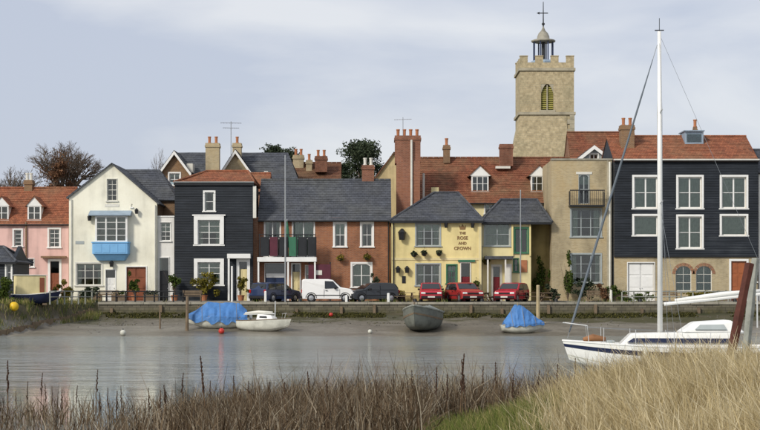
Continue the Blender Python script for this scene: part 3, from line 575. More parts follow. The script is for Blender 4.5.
h.basket(340.5, 258.5, .3, 'leaf_yellow'); h.basket(367, 257.5, .3, 'leaf_yellow'); h.pipe(388.5, 219, 302)
nb = h.bit('notice_board', 'maroon', 309, 264.5, 331, 282, -1.02, -.95)
h.bit('notice', 'offwhite', 316.5, 270.5, 322.5, 275, -1.035, -1.022, nb)
for p in (309.6, 330.6): h.bit('board_post', 'black_trim', p - .6, 262.2, p + .6, 303, -.94, -.85, nb)
h.chimney(362, 374, 165, 184, 3.4, 'chimney_brick', 2, pot='offwhite')

# ------------------------------------------------------------------ yellow pub
h = House('yellow_pub', 'yellow painted pub with slate hipped roofs and painted wall sign', 121.5, 391.5, 481.5, cat='pub')
h.win(415, 222.5, 441, 246.5, cols=3, rows=3, trim=.1, mat='grey_paint', curtain='curtain'); h.win(415, 263, 441, 286, cols=3, rows=2, trim=.1, mat='grey_paint', curtain='curtain'); h.win(446, 264, 457.5, 284, cols=1, rows=3, trim=.1, mat='green_paint', half=1, curtain='curtain_green')
h.door(460, 262, 471, 301, 'deep_red', trim=.08, light=.36, tmat='offwhite'); h.front(220, 'yellow'); h.shell(220, 8, 'yellow'); h.hip_roof(389.5, 483.5, 221, 434, 458, 193, 0, 8, 'slate', over=.3)
h.bit('string_band', 'pale_yellow', 391.6, 257.6, 481.4, 260, -.05, -.002); h.bit('plinth', 'olive_shade_plinth', 391.6, 295, 459.5, 303, -.05, -.002); h.bit('corner_strip', 'pale_yellow', 478.5, 221, 481.4, 303, -.04, -.003)
for p, y in ((424, 253.5), (439, 253.5), (414, 254.5)): h.basket(p, y, .24, 'leaf_dark')
for p in (398, 407): h.lantern(p, 271, 1.5)
h.lantern(402, 238, 2.4); h.lantern(446, 226, 1.2); h.lantern(472.5, 226, 1.2); h.bit('menu_board', 'black_trim', 402, 276, 405.5, 283, -.05, -.004); h.bit('house_sign', 'green_paint', 458, 259.8, 475, 262, -.12, -.055); h.basket(476, 284, .26, 'leaf_green'); h.pipe(393.5, 223, 302, 'black_trim', .05)
def text(s, x, y, z, size, parent, mat):
    c = bpy.data.curves.new('t', 'FONT'); c.body = s; c.size = size; c.align_x = 'CENTER'; c.extrude = .008; c.offset = .012; o = bpy.data.objects.new('t', c); col.objects.link(o); o.location = (0, 0, 0); o.rotation_euler = (R(90), 0, 0)
    bpy.context.view_layer.update(); me = bpy.data.meshes.new_from_object(o.evaluated_get(bpy.context.evaluated_depsgraph_get())); off = LOC[parent.name]
    me.transform(Matrix.Translation((x - off[0], y - off[1], z - off[2])) @ Matrix.Rotation(R(90), 4, 'X')); bpy.data.objects.remove(o); bpy.data.curves.remove(c); me.name = 'lettering'; me.materials.clear(); me.materials.append(MAT[mat]); l = bpy.data.objects.new('lettering', me); link(l, parent, off); return l
xs_ = h.X(462.5)
for s_, y_, z_ in (('THE', 234.2, .26), ('ROSE', 239.4, .34), ('AND', 244.4, .28), ('CROWN', 249.8, .33)): text(s_, xs_, h.Y - .012, h.Z(y_), z_, h.root, 'lettering')
zc = h.Z(229.6); MB().prism([(xs_ - .2, zc), (xs_ + .2, zc), (xs_ + .27, zc + .36), (xs_ + .12, zc + .2), (xs_, zc + .42), (xs_ - .12, zc + .2), (xs_ - .27, zc + .36)], h.Y - .03, h.Y - .002).build('crown_emblem', 'lettering', h.root)
# side wing of the pub
g = House('pub_side_wing', 'set back yellow side wing of the pub with porch and green casement', 122.6, 482.2, 531, cat='pub')
g.win(483.5, 221.5, 511, 246.5, cols=2, rows=2, trim=.1, mat='grey_paint', curtain='curtain', blind=1); g.win(513.5, 227, 529, 253.5, cols=2, rows=1, trim=.12, mat='green_paint'); g.win(513, 258, 519, 272, rows=2, trim=.05, mat='green_paint')
g.door(491, 264.5, 502, 301, 'deep_red', trim=.16, light=.3, tmat='offwhite'); g.front(221, 'pale_yellow', .3); g.hip_roof(480, 552, 222.5, 501, 537, 200, 0, 7, 'slate', over=.25)
MB().box(g.x0 + .01, g.x0 + .25, 122.9, 129.3, GZ, g.Z(224)).build('side_wall', 'pale_yellow', g.root); MB().box(g.x1 - .25, g.x1 - .004, 122.9, 124.6, GZ, g.Z(223)).build('side_wall', 'olive_shade_plinth', g.root); MB().box(g.x1 - .24, X(550, 124.6), 124.6, 129.2, GZ, Z(224, 124.6)).build('rear_wall', 'olive_shade_plinth', g.root); MB().box(g.x0 + .26, g.x1 - .26, 129.0, 129.3, GZ, g.Z(224)).build('back_wall', 'olive_shade_plinth', g.root)  # right and rear walls get the darker olive as painted shade
g.bit('yellow_frame', 'yellow', 511.5, 224, 513.2, 256, -.12, -.04); g.bit('yellow_frame', 'yellow', 529.2, 224, 530.8, 256, -.12, -.04)
g.bit('porch_roof', 'slate', 484, 256.5, 512, 259.5, -1.3, -.01); g.bit('porch_post', 'offwhite', 486, 259.6, 487.5, 302, -1.25, -1.13); g.bit('porch_post', 'offwhite', 503.5, 259.6, 505, 302, -1.25, -1.13); g.bit('porch_side', 'offwhite', 505.5, 264, 511, 302, -.6, -.01); g.basket(486, 262, .3, 'leaf_yellow'); g.bit('pub_board', 'terracotta', 521, 260, 527, 272, -.08, -.01); g.pipe(481.3, 224, 302, 'grey_paint', .05, -.06)

# ------------------------------------------------------------------ long red roofed range behind the pub
h = House('red_roof_range', 'long building with steep red tiled roof and white gabled dormers behind the pub', 129, 419, 575)
h.win(484, 203, 496, 214, cols=2, rows=2, trim=.08); h.win(538, 203, 552, 214, cols=2, rows=2, trim=.08); h.front(200.5, 'pale_yellow'); h.shell(200.5, 8.4, 'pale_yellow', gable=h.Z(158.5, 4.2)); h.gable_roof(200, 158, 8.4, 'red_tile', over=.3)
h.dormer(471.5, 488.5, 166, 176, 191.5, .9, 2.6, cols=3, curtain='grey_paint', wide=.18); h.dormer(531, 548, 166, 176, 191.5, .9, 2.6, cols=3, curtain='grey_paint', wide=.18)
h.chimney(443.5, 450, 145, 163, 3.5, 'brown_brick', 1); h.chimney(500, 513, 144, 166, 2.6, 'chimney_brick', 0); h.bit('flashing', 'offwhite', 498, 163.6, 513, 166, 2.55, 3.0)
h = House('great_chimney_house', 'tall broad red brick chimney house end rising beside the pub', 126.5, 396.5, 420)
h.front(161, 'chimney_brick', .3); h.shell(161, 3, 'chimney_brick', flat='lead'); h.chimney(395, 420.5, 135.5, 163, .1, 'chimney_brick', 4, 2.2); h.pipe(411.5, 140, 215, 'offwhite', .09); h.pipe(424, 172, 210, 'offwhite', .1, 1.5)
h.bit('cream_gablet', 'pale_yellow', 432, 186, 439.5, 200, 1.6, 2.4)
ant = MB(); xa, ya, za = X(403, 127.5), 127.6, Z(136, 127.5)
ant.tube([(xa, ya, za), (xa, ya, za + 1.5)], .025, 5).tube([(xa - .7, ya, za + 1.3), (xa + .7, ya, za + 1.35)], .015, 4)
for k in range(7): ant.tube([(xa - .65 + k * .2, ya - .25, za + 1.3 + k * .007), (xa - .65 + k * .2, ya + .25, za + 1.3 + k * .007)], .01, 4)
solo(ant, 'television_aerial', 'grey_metal', 'small television aerial on the broad red brick chimney', 'aerial')
h = House('cream_gabled_cottage', 'cream gable end of a cottage behind slate roof and brick chimney', 134, 374, 400, base=2.2)
h.front(0, 'buff_render', outline=[(374, 300), (400, 300), (400, 160), (394, 153), (374, 180)]); h.gable_front_roof(374, 180, 394, 153, 400, 160, 7, 'brown_tile'); h.shell(182, 7, 'buff_render')

# ------------------------------------------------------------------ tan brick house and what stands behind it
h = House('tan_brick_house', 'flat fronted tan brick house with small iron balcony', 123, 551.5, 612)
h.win(578.5, 174.5, 589.5, 204, cols=2, rows=2, trim=.03, mat='grey_paint', arch=.35, sill=False); h.win(570, 208, 602, 237.5, cols=3, rows=3, trim=.12, mat='grey_paint', curtain='curtain', blind=0); h.win(570, 253, 602, 283.5, cols=3, rows=3, trim=.12, mat='grey_paint', curtain='curtain')
h.front(160, 'tan_brick'); h.shell(160, 7, 'tan_brick', flat='lead'); h.bit('parapet_coping', 'coping', 551, 158.6, 612.6, 160.2, -.08, .38); h.bit('window_head', 'offwhite', 576, 172, 592, 174.2, -.05, -.002)
bal = h.bit('balcony_floor', 'dark_metal', 568.5, 205.5, 603.5, 207, -.8, -.003)
for p in np.linspace(569, 603, 18): h.bit('baluster', 'dark_metal', p - .18, 191.5, p + .18, 205.4, -.79, -.76, bal)
h.bit('handrail', 'dark_metal', 568.6, 190.4, 603.4, 191.4, -.8, -.74, bal)
for sd_ in (568.8, 603.2):
    for k in range(4): h.bit('baluster', 'dark_metal', sd_ - .15, 191.5, sd_ + .15, 205.4, -.62 + k * .16, -.59 + k * .16, bal)
h.pipe(609.8, 162, 302, 'offwhite', .11, -.12); h.bit('quoin_strip', 'stone', 606.8, 160.4, 608.4, 302, -.04, -.002)
h = House('slate_gable_house', 'small slate roofed gable with white bargeboards above the tan brick house', 131, 574, 622, base=2.2)
h.win(589, 153, 599, 160, cols=2, rows=1, trim=.08); h.front(0, 'grey_paint', outline=[(574, 300), (613, 300), (613, 161), (594, 147), (574, 163)]); h.gable_front_roof(574, 163, 594, 146.5, 613, 161, 6, 'slate', over=.32); h.barge([(572.5, 163), (594, 146), (614, 161)], 131 - .1)
MB().box(h.x0 + .02, X(612.5, 131), 131.31, 136.8, 2.2, h.Z(164)).build('rear_wall', 'grey_paint', h.root); a, b = X(605, 133), X(624, 133)
MB().slope((a, 131.5, Z(163, 131.5)), (b, 131.5, Z(163, 131.5)), (b, 134.5, Z(148, 134.5)), (a, 134.5, Z(148, 134.5))).build('side_roof', 'slate', h.root); MB().box(X(613.4, 131.8), b - .1, 131.8, 134.3, 2.2, Z(164, 131.8)).build('side_wall', 'grey_paint', h.root)
h = House('far_red_roof_house', 'house with plain red tiled roof between church tower and stubby chimney', 140, 572, 640, base=3.6)
h.front(168, 'red_brick'); h.shell(168, 7, 'red_brick', gable=h.Z(133, 3.5)); h.gable_roof(166, 132.5, 7, 'red_tile')

# ------------------------------------------------------------------ black boarded warehouse house on the right
h = House('black_quayside_house', 'broad black weatherboarded building over tan brick ground floor with orange roof', 122, 614.5, 757.5, cat='building')
for a, b in ((632, 659.5), (676, 703.5), (719.5, 748)): h.win(a, 175, b, 209.5, cols=2, rows=2, trim=.15, curtain='curtain_green', frame=.1, proud=.075, blind=1)
for a, b in ((632, 659.5), (719.5, 748)): h.win(a, 214, b, 236.5, cols=1, rows=1, trim=.15, curtain='curtain_green', blind=1, frame=.08, proud=.075)
h.win(676, 214.5, 703.5, 249.5, cols=2, rows=2, trim=.15, curtain='curtain_green', frame=.1, proud=.075, blind=1)
wo = list(h.ops)
h.win(675.5, 266, 691.5, 291, cols=1, rows=3, trim=0, mat='offwhite', arch=.6, curtain='curtain', blind=1, half=1); h.win(696, 266, 712, 291, cols=1, rows=3, trim=0, mat='offwhite', arch=.6, curtain='curtain', blind=1, half=1)
h.door(627, 262, 655, 301, 'white_paint', trim=.06, leaves=2, panels=(1, 3)); h.door(729, 259, 748.5, 301, 'door_orange', trim=.16, light=.0, panels=(2, 3)); h.win(751, 262, 757, 282, rows=2, trim=.06)
h.front(160, 'tan_brick'); boards(MB(), h.x0 - .05, h.x1 + .05, h.Z(256), h.Z(160.5), wo, h.Y - .05).build('weatherboarding', 'black_boards', h.root, kind='stuff', clean=False); h.bit('bottom_rail', 'black_trim', 614, 255.6, 758, 257.2, -.12, -.003)
h.shell(160, 8, 'black_boards', gable=h.Z(137, 4)); h.gable_roof(159.5, 136.5, 8, 'orange_tile', over=.2)
MB().box(h.x0 - .1, h.x1 + .1, h.Y - .3, h.Y - .2, h.Z(160.5), h.Z(159.2)).build('eaves_gutter', 'offwhite', h.root)
def voussoirs(hh, px, py, r):
    cx, cz = hh.X(px), hh.Z(py)
    for k in range(9):
        t = math.pi * (k + .5) / 9; a0, a1 = t - .15, t + .15; MB().prism([(cx + math.cos(q) * rr, cz + math.sin(q) * rr) for q, rr in ((a0, r), (a0, r + .24), (a1, r + .24), (a1, r))][::-1], hh.Y - .03, hh.Y - .002).build('arch_brick', 'red_brick', hh.root)
voussoirs(h, 683.5, 274, .62); voussoirs(h, 704, 274, .62)
sk = MB().box(X(685, 124.6), X(703.5, 124.6), 124.6, 126.6, Z(145.5, 124.6), Z(131.5, 124.6)).build('roof_light', 'lead', h.root); MB().box(X(687, 124.5), X(701.5, 124.5), 124.57, 124.59, Z(142, 124.5), Z(134, 124.5)).build('pane', 'glass', sk); MB().box(X(684, 124.5), X(704.5, 124.5), 124.4, 126.8, Z(131.4, 124.6), Z(130.4, 124.6)).build('cap', 'lead', sk)
h.chimney(621, 634.5, 125, 166, 2.0, 'brown_brick', 2, 1.0, 'terracotta'); h.chimney(694, 697, 127, 140, 3.8, 'brown_brick', 1, .4)
h = House('pale_end_house', 'edge of a pale rendered house beyond the broad black building', 122.4, 758.6, 830); h.win(790, 190, 806, 212, cols=2, rows=2, trim=.1); h.front(172, 'white_render'); h.shell(172, 8, 'white_render', gable=h.Z(151, 4)); h.gable_roof(172, 150, 8, 'slate', side=.02)

# ------------------------------------------------------------------ roofs behind, left half
h = House('dark_gable_house', 'distant gabled house with brown gable and slate roof behind cream house', 139, 160, 208, base=3.4)
h.win(168, 172, 181, 186, cols=2, rows=2, trim=.12); h.front(0, 'brown_brick', outline=[(160, 300), (190, 300), (190, 172), (174.5, 152.5), (160, 172)]); h.gable_front_roof(160, 172, 174.5, 151.5, 190, 172, 5, 'slate', over=.3); h.barge([(158, 174.5), (174.5, 151.5), (191.5, 174)], 138.9)
a, b = X(174, 143), X(208, 143); MB().slope((a, 139.4, Z(181, 139.4)), (b, 139.4, Z(181, 139.4)), (b, 143.5, Z(152.5, 143.5)), (a, 143.5, Z(152.5, 143.5))).slope((b, 147.6, Z(181, 139.4)), (a, 147.6, Z(181, 139.4)), (a, 143.5, Z(152.5, 143.5)), (b, 143.5, Z(152.5, 143.5))).build('main_roof', 'slate', h.root)
MB().box(X(190.3, 139.5), b - .1, 139.6, 147, 3.4, Z(182, 139.5)).build('main_wall', 'brown_brick', h.root)
h.bit('white_dormer', 'offwhite', 186, 163, 192, 172, .5, 2); h.chimney(205.5, 219, 143, 183, -1.2, 'tan_brick', 2, 1.0)
h = House('tan_gable_house', 'distant tan gabled house with white bargeboards and long slate roof', 140, 220, 302, base=3.5)
h.front(0, 'tan_brick', outline=[(221, 300), (254, 300), (254, 177), (235.5, 152), (221, 173)]); h.gable_front_roof(221, 173, 235.5, 150.5, 254, 177, 5, 'slate', over=.3); h.barge([(219.5, 175), (235.5, 150.5), (255.5, 178.5)], 139.9)
a, b = X(236, 144), X(302, 144); MB().slope((a, 140.4, Z(184, 140.4)), (b, 140.4, Z(184, 140.4)), (X(288, 144.5), 144.5, Z(152.5, 144.5)), (a, 144.5, Z(152.5, 144.5))).slope((b, 148.6, Z(184, 140.4)), (a, 148.6, Z(184, 140.4)), (a, 144.5, Z(152.5, 144.5)), (X(288, 144.5), 144.5, Z(152.5, 144.5))).build('main_roof', 'slate', h.root)
MB().box(X(254.3, 140.6), b - .1, 140.6, 148, 3.5, Z(185, 140.6)).build('main_wall', 'tan_brick', h.root); h.chimney(232.5, 241, 143, 156, 2.0, 'tan_brick', 1)
MB().box(X(264, 142.0), X(268, 142.0), 142.0, 142.6, Z(174, 142), Z(171, 142)).build('roof_light', 'offwhite', h.root)
h = House('orange_roof_cottage', 'low cottage with orange tiled roof and tan chimneys behind slate roof', 136, 240, 268, base=3); h.front(192, 'red_brick'); h.shell(192, 6, 'red_brick', gable=h.Z(174, 3)); h.gable_roof(191, 173.5, 6, 'orange_tile')
h = House('tan_chimney_house', 'distant brown tiled house with tan chimney stacks beside evergreen trees', 146, 286, 340, base=5); h.front(184, 'tan_brick'); h.shell(184, 7, 'tan_brick', gable=h.Z(164, 3.5)); h.gable_roof(183, 163, 7, 'brown_tile'); h.chimney(293, 303.5, 155, 168, 2.6, 'tan_brick', 2, pot='terracotta'); h.chimney(315, 327, 156, 172, 1.0, 'chimney_brick', 2); h.chimney(306, 312, 160, 172, 2.2, 'tan_brick', 1)
h = House('dark_boat_shed', 'small dark boarded shed with slate roof at the left bank', 112, -60, 13.5, cat='shed')
h.win(5, 263, 12.5, 281, rows=2, trim=.1, curtain='curtain'); h.win(-30, 263, -20, 281, rows=2, trim=.1); h.front(262.5, 'black_boards', weather=(262.5, 301, 'black_boards')); h.shell(262.5, 5, 'black_boards', gable=h.Z(246, 2.5)); h.hip_roof(-64, 17, 262, -50, 3.5, 247, 0, 5, 'slate', over=.2)
ae = MB(); xa, ya, za = X(231, 143), 143.0, Z(158, 143)
ae.tube([(xa, ya, za), (xa, ya, Z(121.5, 143))], .035, 5)
for zz_, l in ((Z(123, 143), .9), (Z(128, 143), .7)):
    ae.tube([(xa - l, ya - .2, zz_), (xa + l, ya + .2, zz_)], .02, 4)
    for k in range(8): ae.tube([(xa - l + k * l / 3.5, ya - .3, zz_ - .02), (xa - l + k * l / 3.5, ya + .3, zz_ - .02)], .012, 4)
solo(ae, 'television_aerial', 'grey_metal', 'tall television aerial mast on the tan gabled house', 'aerial')

# ------------------------------------------------------------------ church tower
Yt = 165.0; base = 6.0; cx = X(547, Yt); hw = 27 * Yt / FPX; tz = lambda p: Z(p, Yt)
t = thing('church_tower', 'square stone church tower with battlements and open lantern on top', 'church', (cx, Yt + hw, base))
bx0, bx1 = X(541, Yt), X(553.5, Yt); bz0, bz1 = tz(110), tz(84); ap_ = (bx0 + bx1) / 2
cut_wall([(cx - hw, base), (cx + hw, base), (cx + hw, tz(66)), (cx - hw, tz(66))], [(bx0, bz0, bx1, bz1)], Yt, .6).build('wall', 'tower_stone', t)
MB().box(cx - hw + .004, cx - hw + .6, Yt + .6, Yt + 2 * hw, base, tz(66)).build('side_wall', 'tower_stone', t); MB().box(cx + hw - .6, cx + hw - .004, Yt + .6, Yt + 2 * hw, base, tz(66)).build('side_wall', 'tower_stone', t); MB().box(cx - hw + .61, cx + hw - .61, Yt + 2 * hw - .6, Yt + 2 * hw - .01, base, tz(66)).build('back_wall', 'tower_stone', t)
MB().box(cx - hw + .61, cx + hw - .61, Yt + .61, Yt + 2 * hw - .61, tz(68), tz(66) - .1).build('tower_roof', 'lead', t)
for p, k in ((69.5, .14), (113.5, .16)): MB().box(cx - hw - k, cx + hw + k, Yt - k, Yt + 2 * hw + k, tz(p) - .14, tz(p) + .14).build('string_course', 'stone', t)
pz0, pz1, pz2 = tz(66), tz(62.5), tz(56.5); par = MB()
for (a, b, c, d) in ((cx - hw, cx + hw, Yt, Yt + .35), (cx - hw, cx + hw, Yt + 2 * hw - .35, Yt + 2 * hw), (cx - hw, cx - hw + .35, Yt + .35, Yt + 2 * hw - .35), (cx + hw - .35, cx + hw, Yt + .35, Yt + 2 * hw - .35)): par.box(a, b, c, d, pz0, pz1)
par = par.build('parapet', 'tower_stone', t); nm_ = 4
for k in range(nm_):
    wm = 2 * hw / (2 * nm_ - 1); a = cx - hw + k * 2 * wm
    for y_ in (Yt + .002, Yt + 2 * hw - .352): MB().box(a, a + wm, y_, y_ + .35, pz1 + .001, pz2).box(a - .03, a + wm + .03, y_ - .05, y_ + .4, pz2, pz2 + .1).build('merlon', 'tower_stone', par)
    if 0 < k < nm_ - 1:
        for x_ in (cx - hw + .002, cx + hw - .352): MB().box(x_, x_ + .35, Yt + k * 2 * wm, Yt + k * 2 * wm + wm, pz1 + .001, pz2).build('merlon', 'tower_stone', par)
bo = MB(); rr = (bx1 - bx0) / 2; rise = 1.0
for sg in (-1, 1):                            # pointed head of the belfry opening
    pts = [(ap_ + sg * rr, bz1 - .002), (ap_ + sg * rr, bz1 - rise)] + [(ap_ + sg * rr * (1 - q), bz1 - rise + rise * math.sin(q * math.pi / 2) ** .8) for q in (.15, .3, .5, .7, .85, 1.0)]
    bo.prism(pts if sg < 0 else pts[::-1], Yt + .03, Yt + .4)
bo.box(ap_ - .06, ap_ + .06, Yt + .1, Yt + .3, bz0, bz1 - .1); bo.box(bx0 - .18, bx1 + .18, Yt - .08, Yt - .002, bz0 - .2, bz0 - .01); bo = bo.build('belfry_window', 'stone', t)
for k in range(11): zz = bz0 + .1 + k * (bz1 - bz0 - .3) / 11; MB().add([(bx0 + .01, Yt + .2, zz), (bx1 - .01, Yt + .2, zz), (bx1 - .01, Yt + .45, zz + .24), (bx0 + .01, Yt + .45, zz + .24), (bx0 + .01, Yt + .2, zz + .03), (bx1 - .01, Yt + .2, zz + .03), (bx1 - .01, Yt + .45, zz + .27), (bx0 + .01, Yt + .45, zz + .27)], [(3, 2, 1, 0), (4, 5, 6, 7), (0, 1, 5, 4), (2, 3, 7, 6), (1, 2, 6, 5), (3, 0, 4, 7)]).build('louvre_slat', 'louvre', bo)
def buttress(xa, xb, p0, p1): # battered foot of the tower
    m = MB(); z0, z1 = base, tz(113) - .15; m.add([(xa, Yt - 1.1, z0), (xb, Yt - 1.1, z0), (xb, Yt + 2, z0), (xa, Yt + 2, z0), (p0, Yt - .02, z1), (p1, Yt - .02, z1), (p1, Yt + 2, z1), (p0, Yt + 2, z1)], [(0, 3, 2, 1), (4, 5, 6, 7), (0, 1, 5, 4), (1, 2, 6, 5), (2, 3, 7, 6), (3, 0, 4, 7)]); return m
buttress(X(489, Yt), X(572.5, Yt) - .2, cx - hw + .01, cx + hw - .75).build('battered_base', 'tower_stone', t)
qz = tz(158)
k = 0
while qz < tz(118):
    hgt_ = .5; l = .7 if k % 2 else .45; MB().box(cx + hw - l, cx + hw + .05, Yt - .12 - (.0), Yt + .02, qz, qz + hgt_ - .02).build('quoin', 'stone', t); qz += hgt_; k += 1
lan = MB(); lc = (cx - .1, Yt + hw); lr = 11 * Yt / FPX; z0, z1 = tz(57), tz(38); lan.lathe([(lr + .25, tz(66) - .2), (lr + .25, z0 - .2), (lr + .05, z0)], (lc[0], lc[1], 0), 8)
lan = lan.build('lantern', 'lead', t)
for k in range(8): q = 2 * math.pi * (k + .5) / 8; MB().tube([(lc[0] + lr * .92 * math.cos(q), lc[1] + lr * .92 * math.sin(q), z0 - .05), (lc[0] + lr * .92 * math.cos(q), lc[1] + lr * .92 * math.sin(q), z1)], .075, 6).build('lantern_post', 'navy', lan)
MB().lathe([(lr * 1.1, z1), (lr * 1.14, z1 + .16), (lr * .9, z1 + .24), (lr * .58, z1 + .32), (lr * .56, z1 + .6), (lr * .42, z1 + .95), (lr * .2, z1 + 1.2), (.1, z1 + 1.5), (.06, z1 + 1.7)], (lc[0], lc[1], 0), 10).build('cupola', 'coping', lan, smooth=True)
MB().tube([(lc[0], lc[1], z0 - .1), (lc[0], lc[1], z1 + .1)], .2, 8).build('bell_frame', 'dark_metal', lan)
MB().tube([(lc[0], lc[1], z1 + 1.5), (lc[0], lc[1], tz(-3))], [.08, .04], 6).lathe([(.02, -.18), (.16, -.08), (.16, .08), (.02, .18)], (lc[0], lc[1], z1 + 1.9), 8).box(lc[0] - .4, lc[0] + .5, lc[1] - .015, lc[1] + .015, tz(9), tz(8)).prism([(lc[0] - .7, tz(8.5)), (lc[0] - .4, tz(10)), (lc[0] - .4, tz(7))], lc[1] - .012, lc[1] + .012).build('weathervane', 'dark_metal', lan)

# ------------------------------------------------------------------ trees and shrubs
def branch_tree(mb, p, d, l, r, depth, spread, tips):
    d = d.normalized(); q = p + d * l; mid = p + d * l * .5 + Vector((random.gauss(0, .06), random.gauss(0, .06), random.gauss(0, .03))) * l
    mb.tube([p, mid, q], [r, r * .86, r * .7], 5 if depth > 3 else 3, cap=False)
    if depth == 0: tips.append(q); return
    for k in range(random.choice((2, 3, 3)) if depth > 1 else 3):
        nd = d + Vector((random.gauss(0, spread), random.gauss(0, spread), random.gauss(.08, spread * .6))); s_ = random.uniform(.62, .84); branch_tree(mb, p.lerp(q, random.uniform(.75, 1.0)), nd, l * s_, r * .62, depth - 1, spread, tips)
def tree(name, label, px, Y, top, wid, mat=None, n=6000, leaf=.22, bare=False, trunk=.35, group=None, low=.35, depth=6, seed=1):
    random.seed(seed); gz = float(hgt(X(px, Y), Y)); x = X(px, Y); zt = Z(top, Y); H = zt - gz; r = wid * Y / FPX / 2; t = thing(name, label, 'tree', (x, Y, gz), group=group)
    tr = MB(); tr.tube([(x, Y, gz - .2), (x + .1, Y, gz + H * .2), (x, Y + .1, gz + H * low)], [trunk * 1.3, trunk, trunk * .8], 8); tips = []
    if bare:
        tr.build('trunk', 'bark', t); cr = MB()
        for k in range(6): a = 6.28 * k / 6 + random.random(); branch_tree(cr, Vector((x, Y, gz + H * (low - .05 + .04 * k / 6))), Vector((math.cos(a) * random.uniform(.2, .6), math.sin(a) * .5, 1)), H * (1 - low) * .3, trunk * .55, depth, .5, tips)
        V_ = np.array(cr.v); cxy = np.array((x, Y)); zmin = gz + H * low; kz = (zt - zmin) / (V_[:, 2].max() - zmin); V_[:, 2] = np.where(V_[:, 2] > zmin, zmin + (V_[:, 2] - zmin) * kz, V_[:, 2]); kx = r / np.percentile(np.abs(V_[:, 0] - x), 97); V_[:, 0] = x + (V_[:, 0] - x) * kx; V_[:, 1] = Y + (V_[:, 1] - Y) * kx
        cr.v = [tuple(q) for q in V_]; cr.build('crown', 'bark', t, clean=False)
        if mat: leaves('leaves', t, [((x + random.gauss(0, r * .35), Y + random.gauss(0, r * .35), random.uniform(zmin, zmin + (zt - zmin) * .85)), (r * .34, r * .34, r * .35)) for _ in range(14)], n, leaf, mat, fill=.05)
        return t
    bl = []
    for k in range(30):
        u = random.random(); z_ = gz + H * (low + .02) + (H * (1 - low)) * u * .9; rr_ = r * math.sin(math.pi * min(1, .22 + .72 * u)) ** .7; a = random.random() * 6.28; e = random.uniform(.2, .75)
        cr_ = r * random.uniform(.2, .42); c = (x + math.cos(a) * rr_ * e, Y + math.sin(a) * rr_ * e, min(z_, zt - cr_ * .9)); bl.append((c, (cr_, cr_, cr_ * .75)))
        tr.tube([(x, Y, gz + H * low * .8), (x * .5 + c[0] * .5, Y * .5 + c[1] * .5, c[2] * .6 + (gz + H * low) * .4), c], [trunk * .4, trunk * .25, .03], 5)
    tr.build('trunk', 'bark', t); leaves('crown', t, bl, n, leaf, mat, fill=.05); return t
tree('bare_tree', 'big leafless tree with russet leaves clinging low behind pink cottage', 66, 150, 139, 66, 'leaf_russet', 3600, .085, True, .4, low=.4, depth=6, seed=5)
tree('bare_tree', 'smaller leafless tree low behind the pink cottage chimney', 14, 175, 164, 52, None, 0, .2, True, .3, low=.4, depth=5, seed=9)
tree('russet_tree', 'rounded russet brown tree close behind the cream gable house', 60, 146, 156, 34, 'leaf_russet', 2300, .13, trunk=.25, low=.45, seed=21)
tree('bare_tree', 'thin leafless tree just behind the brown gable house', 160, 170, 147, 18, None, 0, .2, True, .2, low=.4, depth=4, seed=4)
tree('evergreen_tree', 'dense dark evergreen tree rising beside the broad brick chimney', 363, 185, 137.5, 78, 'leaf_dark', 17000, .13, trunk=.45, low=.3, seed=2)
tree('evergreen_tree', 'low dark evergreen tree peeping over the long slate roof', 279, 180, 141.5, 62, 'leaf_dark', 14000, .13, trunk=.35, low=.3, seed=3)
tree('evergreen_tree', 'small dark evergreen top between tan chimneys and taller evergreen', 345, 178, 160, 26, 'leaf_dark', 8000, .13, trunk=.3, low=.3, seed=6)
tree('bare_tree', 'spindly leafless tree behind tan chimney stacks', 318, 182, 160, 40, None, 0, .2, True, .25, low=.4, depth=5, seed=8)
def shrub(label, px, Y, top, wid, mat, n=900, tub=True, stem=0, bottom=None, leaf=.075, cat='shrub', name='potted_shrub'):
    x = X(px, Y); gz = float(hgt(x, Y)) + (.13 if Y > 120.4 else .0); zt = Z(top, Y); r = wid * Y / FPX / 2; t = thing(name, label, cat, (x, Y, gz)); b0 = gz
    if tub: MB().lathe([(.2, 0), (.26, .36), (.29, .37), (.29, .42), (.2, .42)], (x, Y, gz), 10).build('tub', 'terracotta', t); b0 = gz + .4
    zc = (zt + max(b0, Z(bottom, Y) if bottom else b0)) / 2; rz = max(.1, zt - zc); MB().tube([(x, Y, b0 - .1), (x, Y, zc)], .04, 5).build('stem', 'bark', t)
    tw = MB()
    for _ in range(9): tw.tube([(x, Y, b0), (x + random.gauss(0, r * .55), Y + random.gauss(0, r * .4), zc + random.uniform(-.2, .95) * rz)], [.018, .006], 4, cap=False)
    tw.build('twigs', 'bark', t, clean=False, kind='stuff'); leaves('foliage', t, [((x, Y, zc - rz * .1), (r * .6, r * .55, rz * .7))] + [((x + random.gauss(0, r * .5), Y + random.gauss(0, r * .35), zc + random.gauss(.1, .5) * rz), (r * random.uniform(.2, .42), r * .35, rz * random.uniform(.2, .4))) for _ in range(8)], n, leaf, mat, fill=.1); return t
random.seed(30)
shrub('round clipped green shrub in tub by the white annex door', 174.5, 121.2, 271, 13, 'leaf_green', bottom=290)
shrub('wide yellowish bush in tub under the black house ground floor window', 204, 121.2, 273, 27, 'leaf_yellow', 1800, bottom=294)
shrub('rounded green shrub in tub beside the black house porch', 241, 120.9, 275, 13, 'leaf_yellow', bottom=292)
shrub('low green shrub in tub before the brown double doors', 134.5, 121.6, 279, 13, 'leaf_green', bottom=294)
shrub('yellow green bush at the corner of the cream gable house', 66, 117.5, 283, 22, 'leaf_yellow', 1600, tub=False, name='bush', cat='bush')
shrub('dark bush growing at the foot of the cream gable house', 86, 119, 286, 22, 'leaf_dark', 1300, tub=False, name='bush', cat='bush')
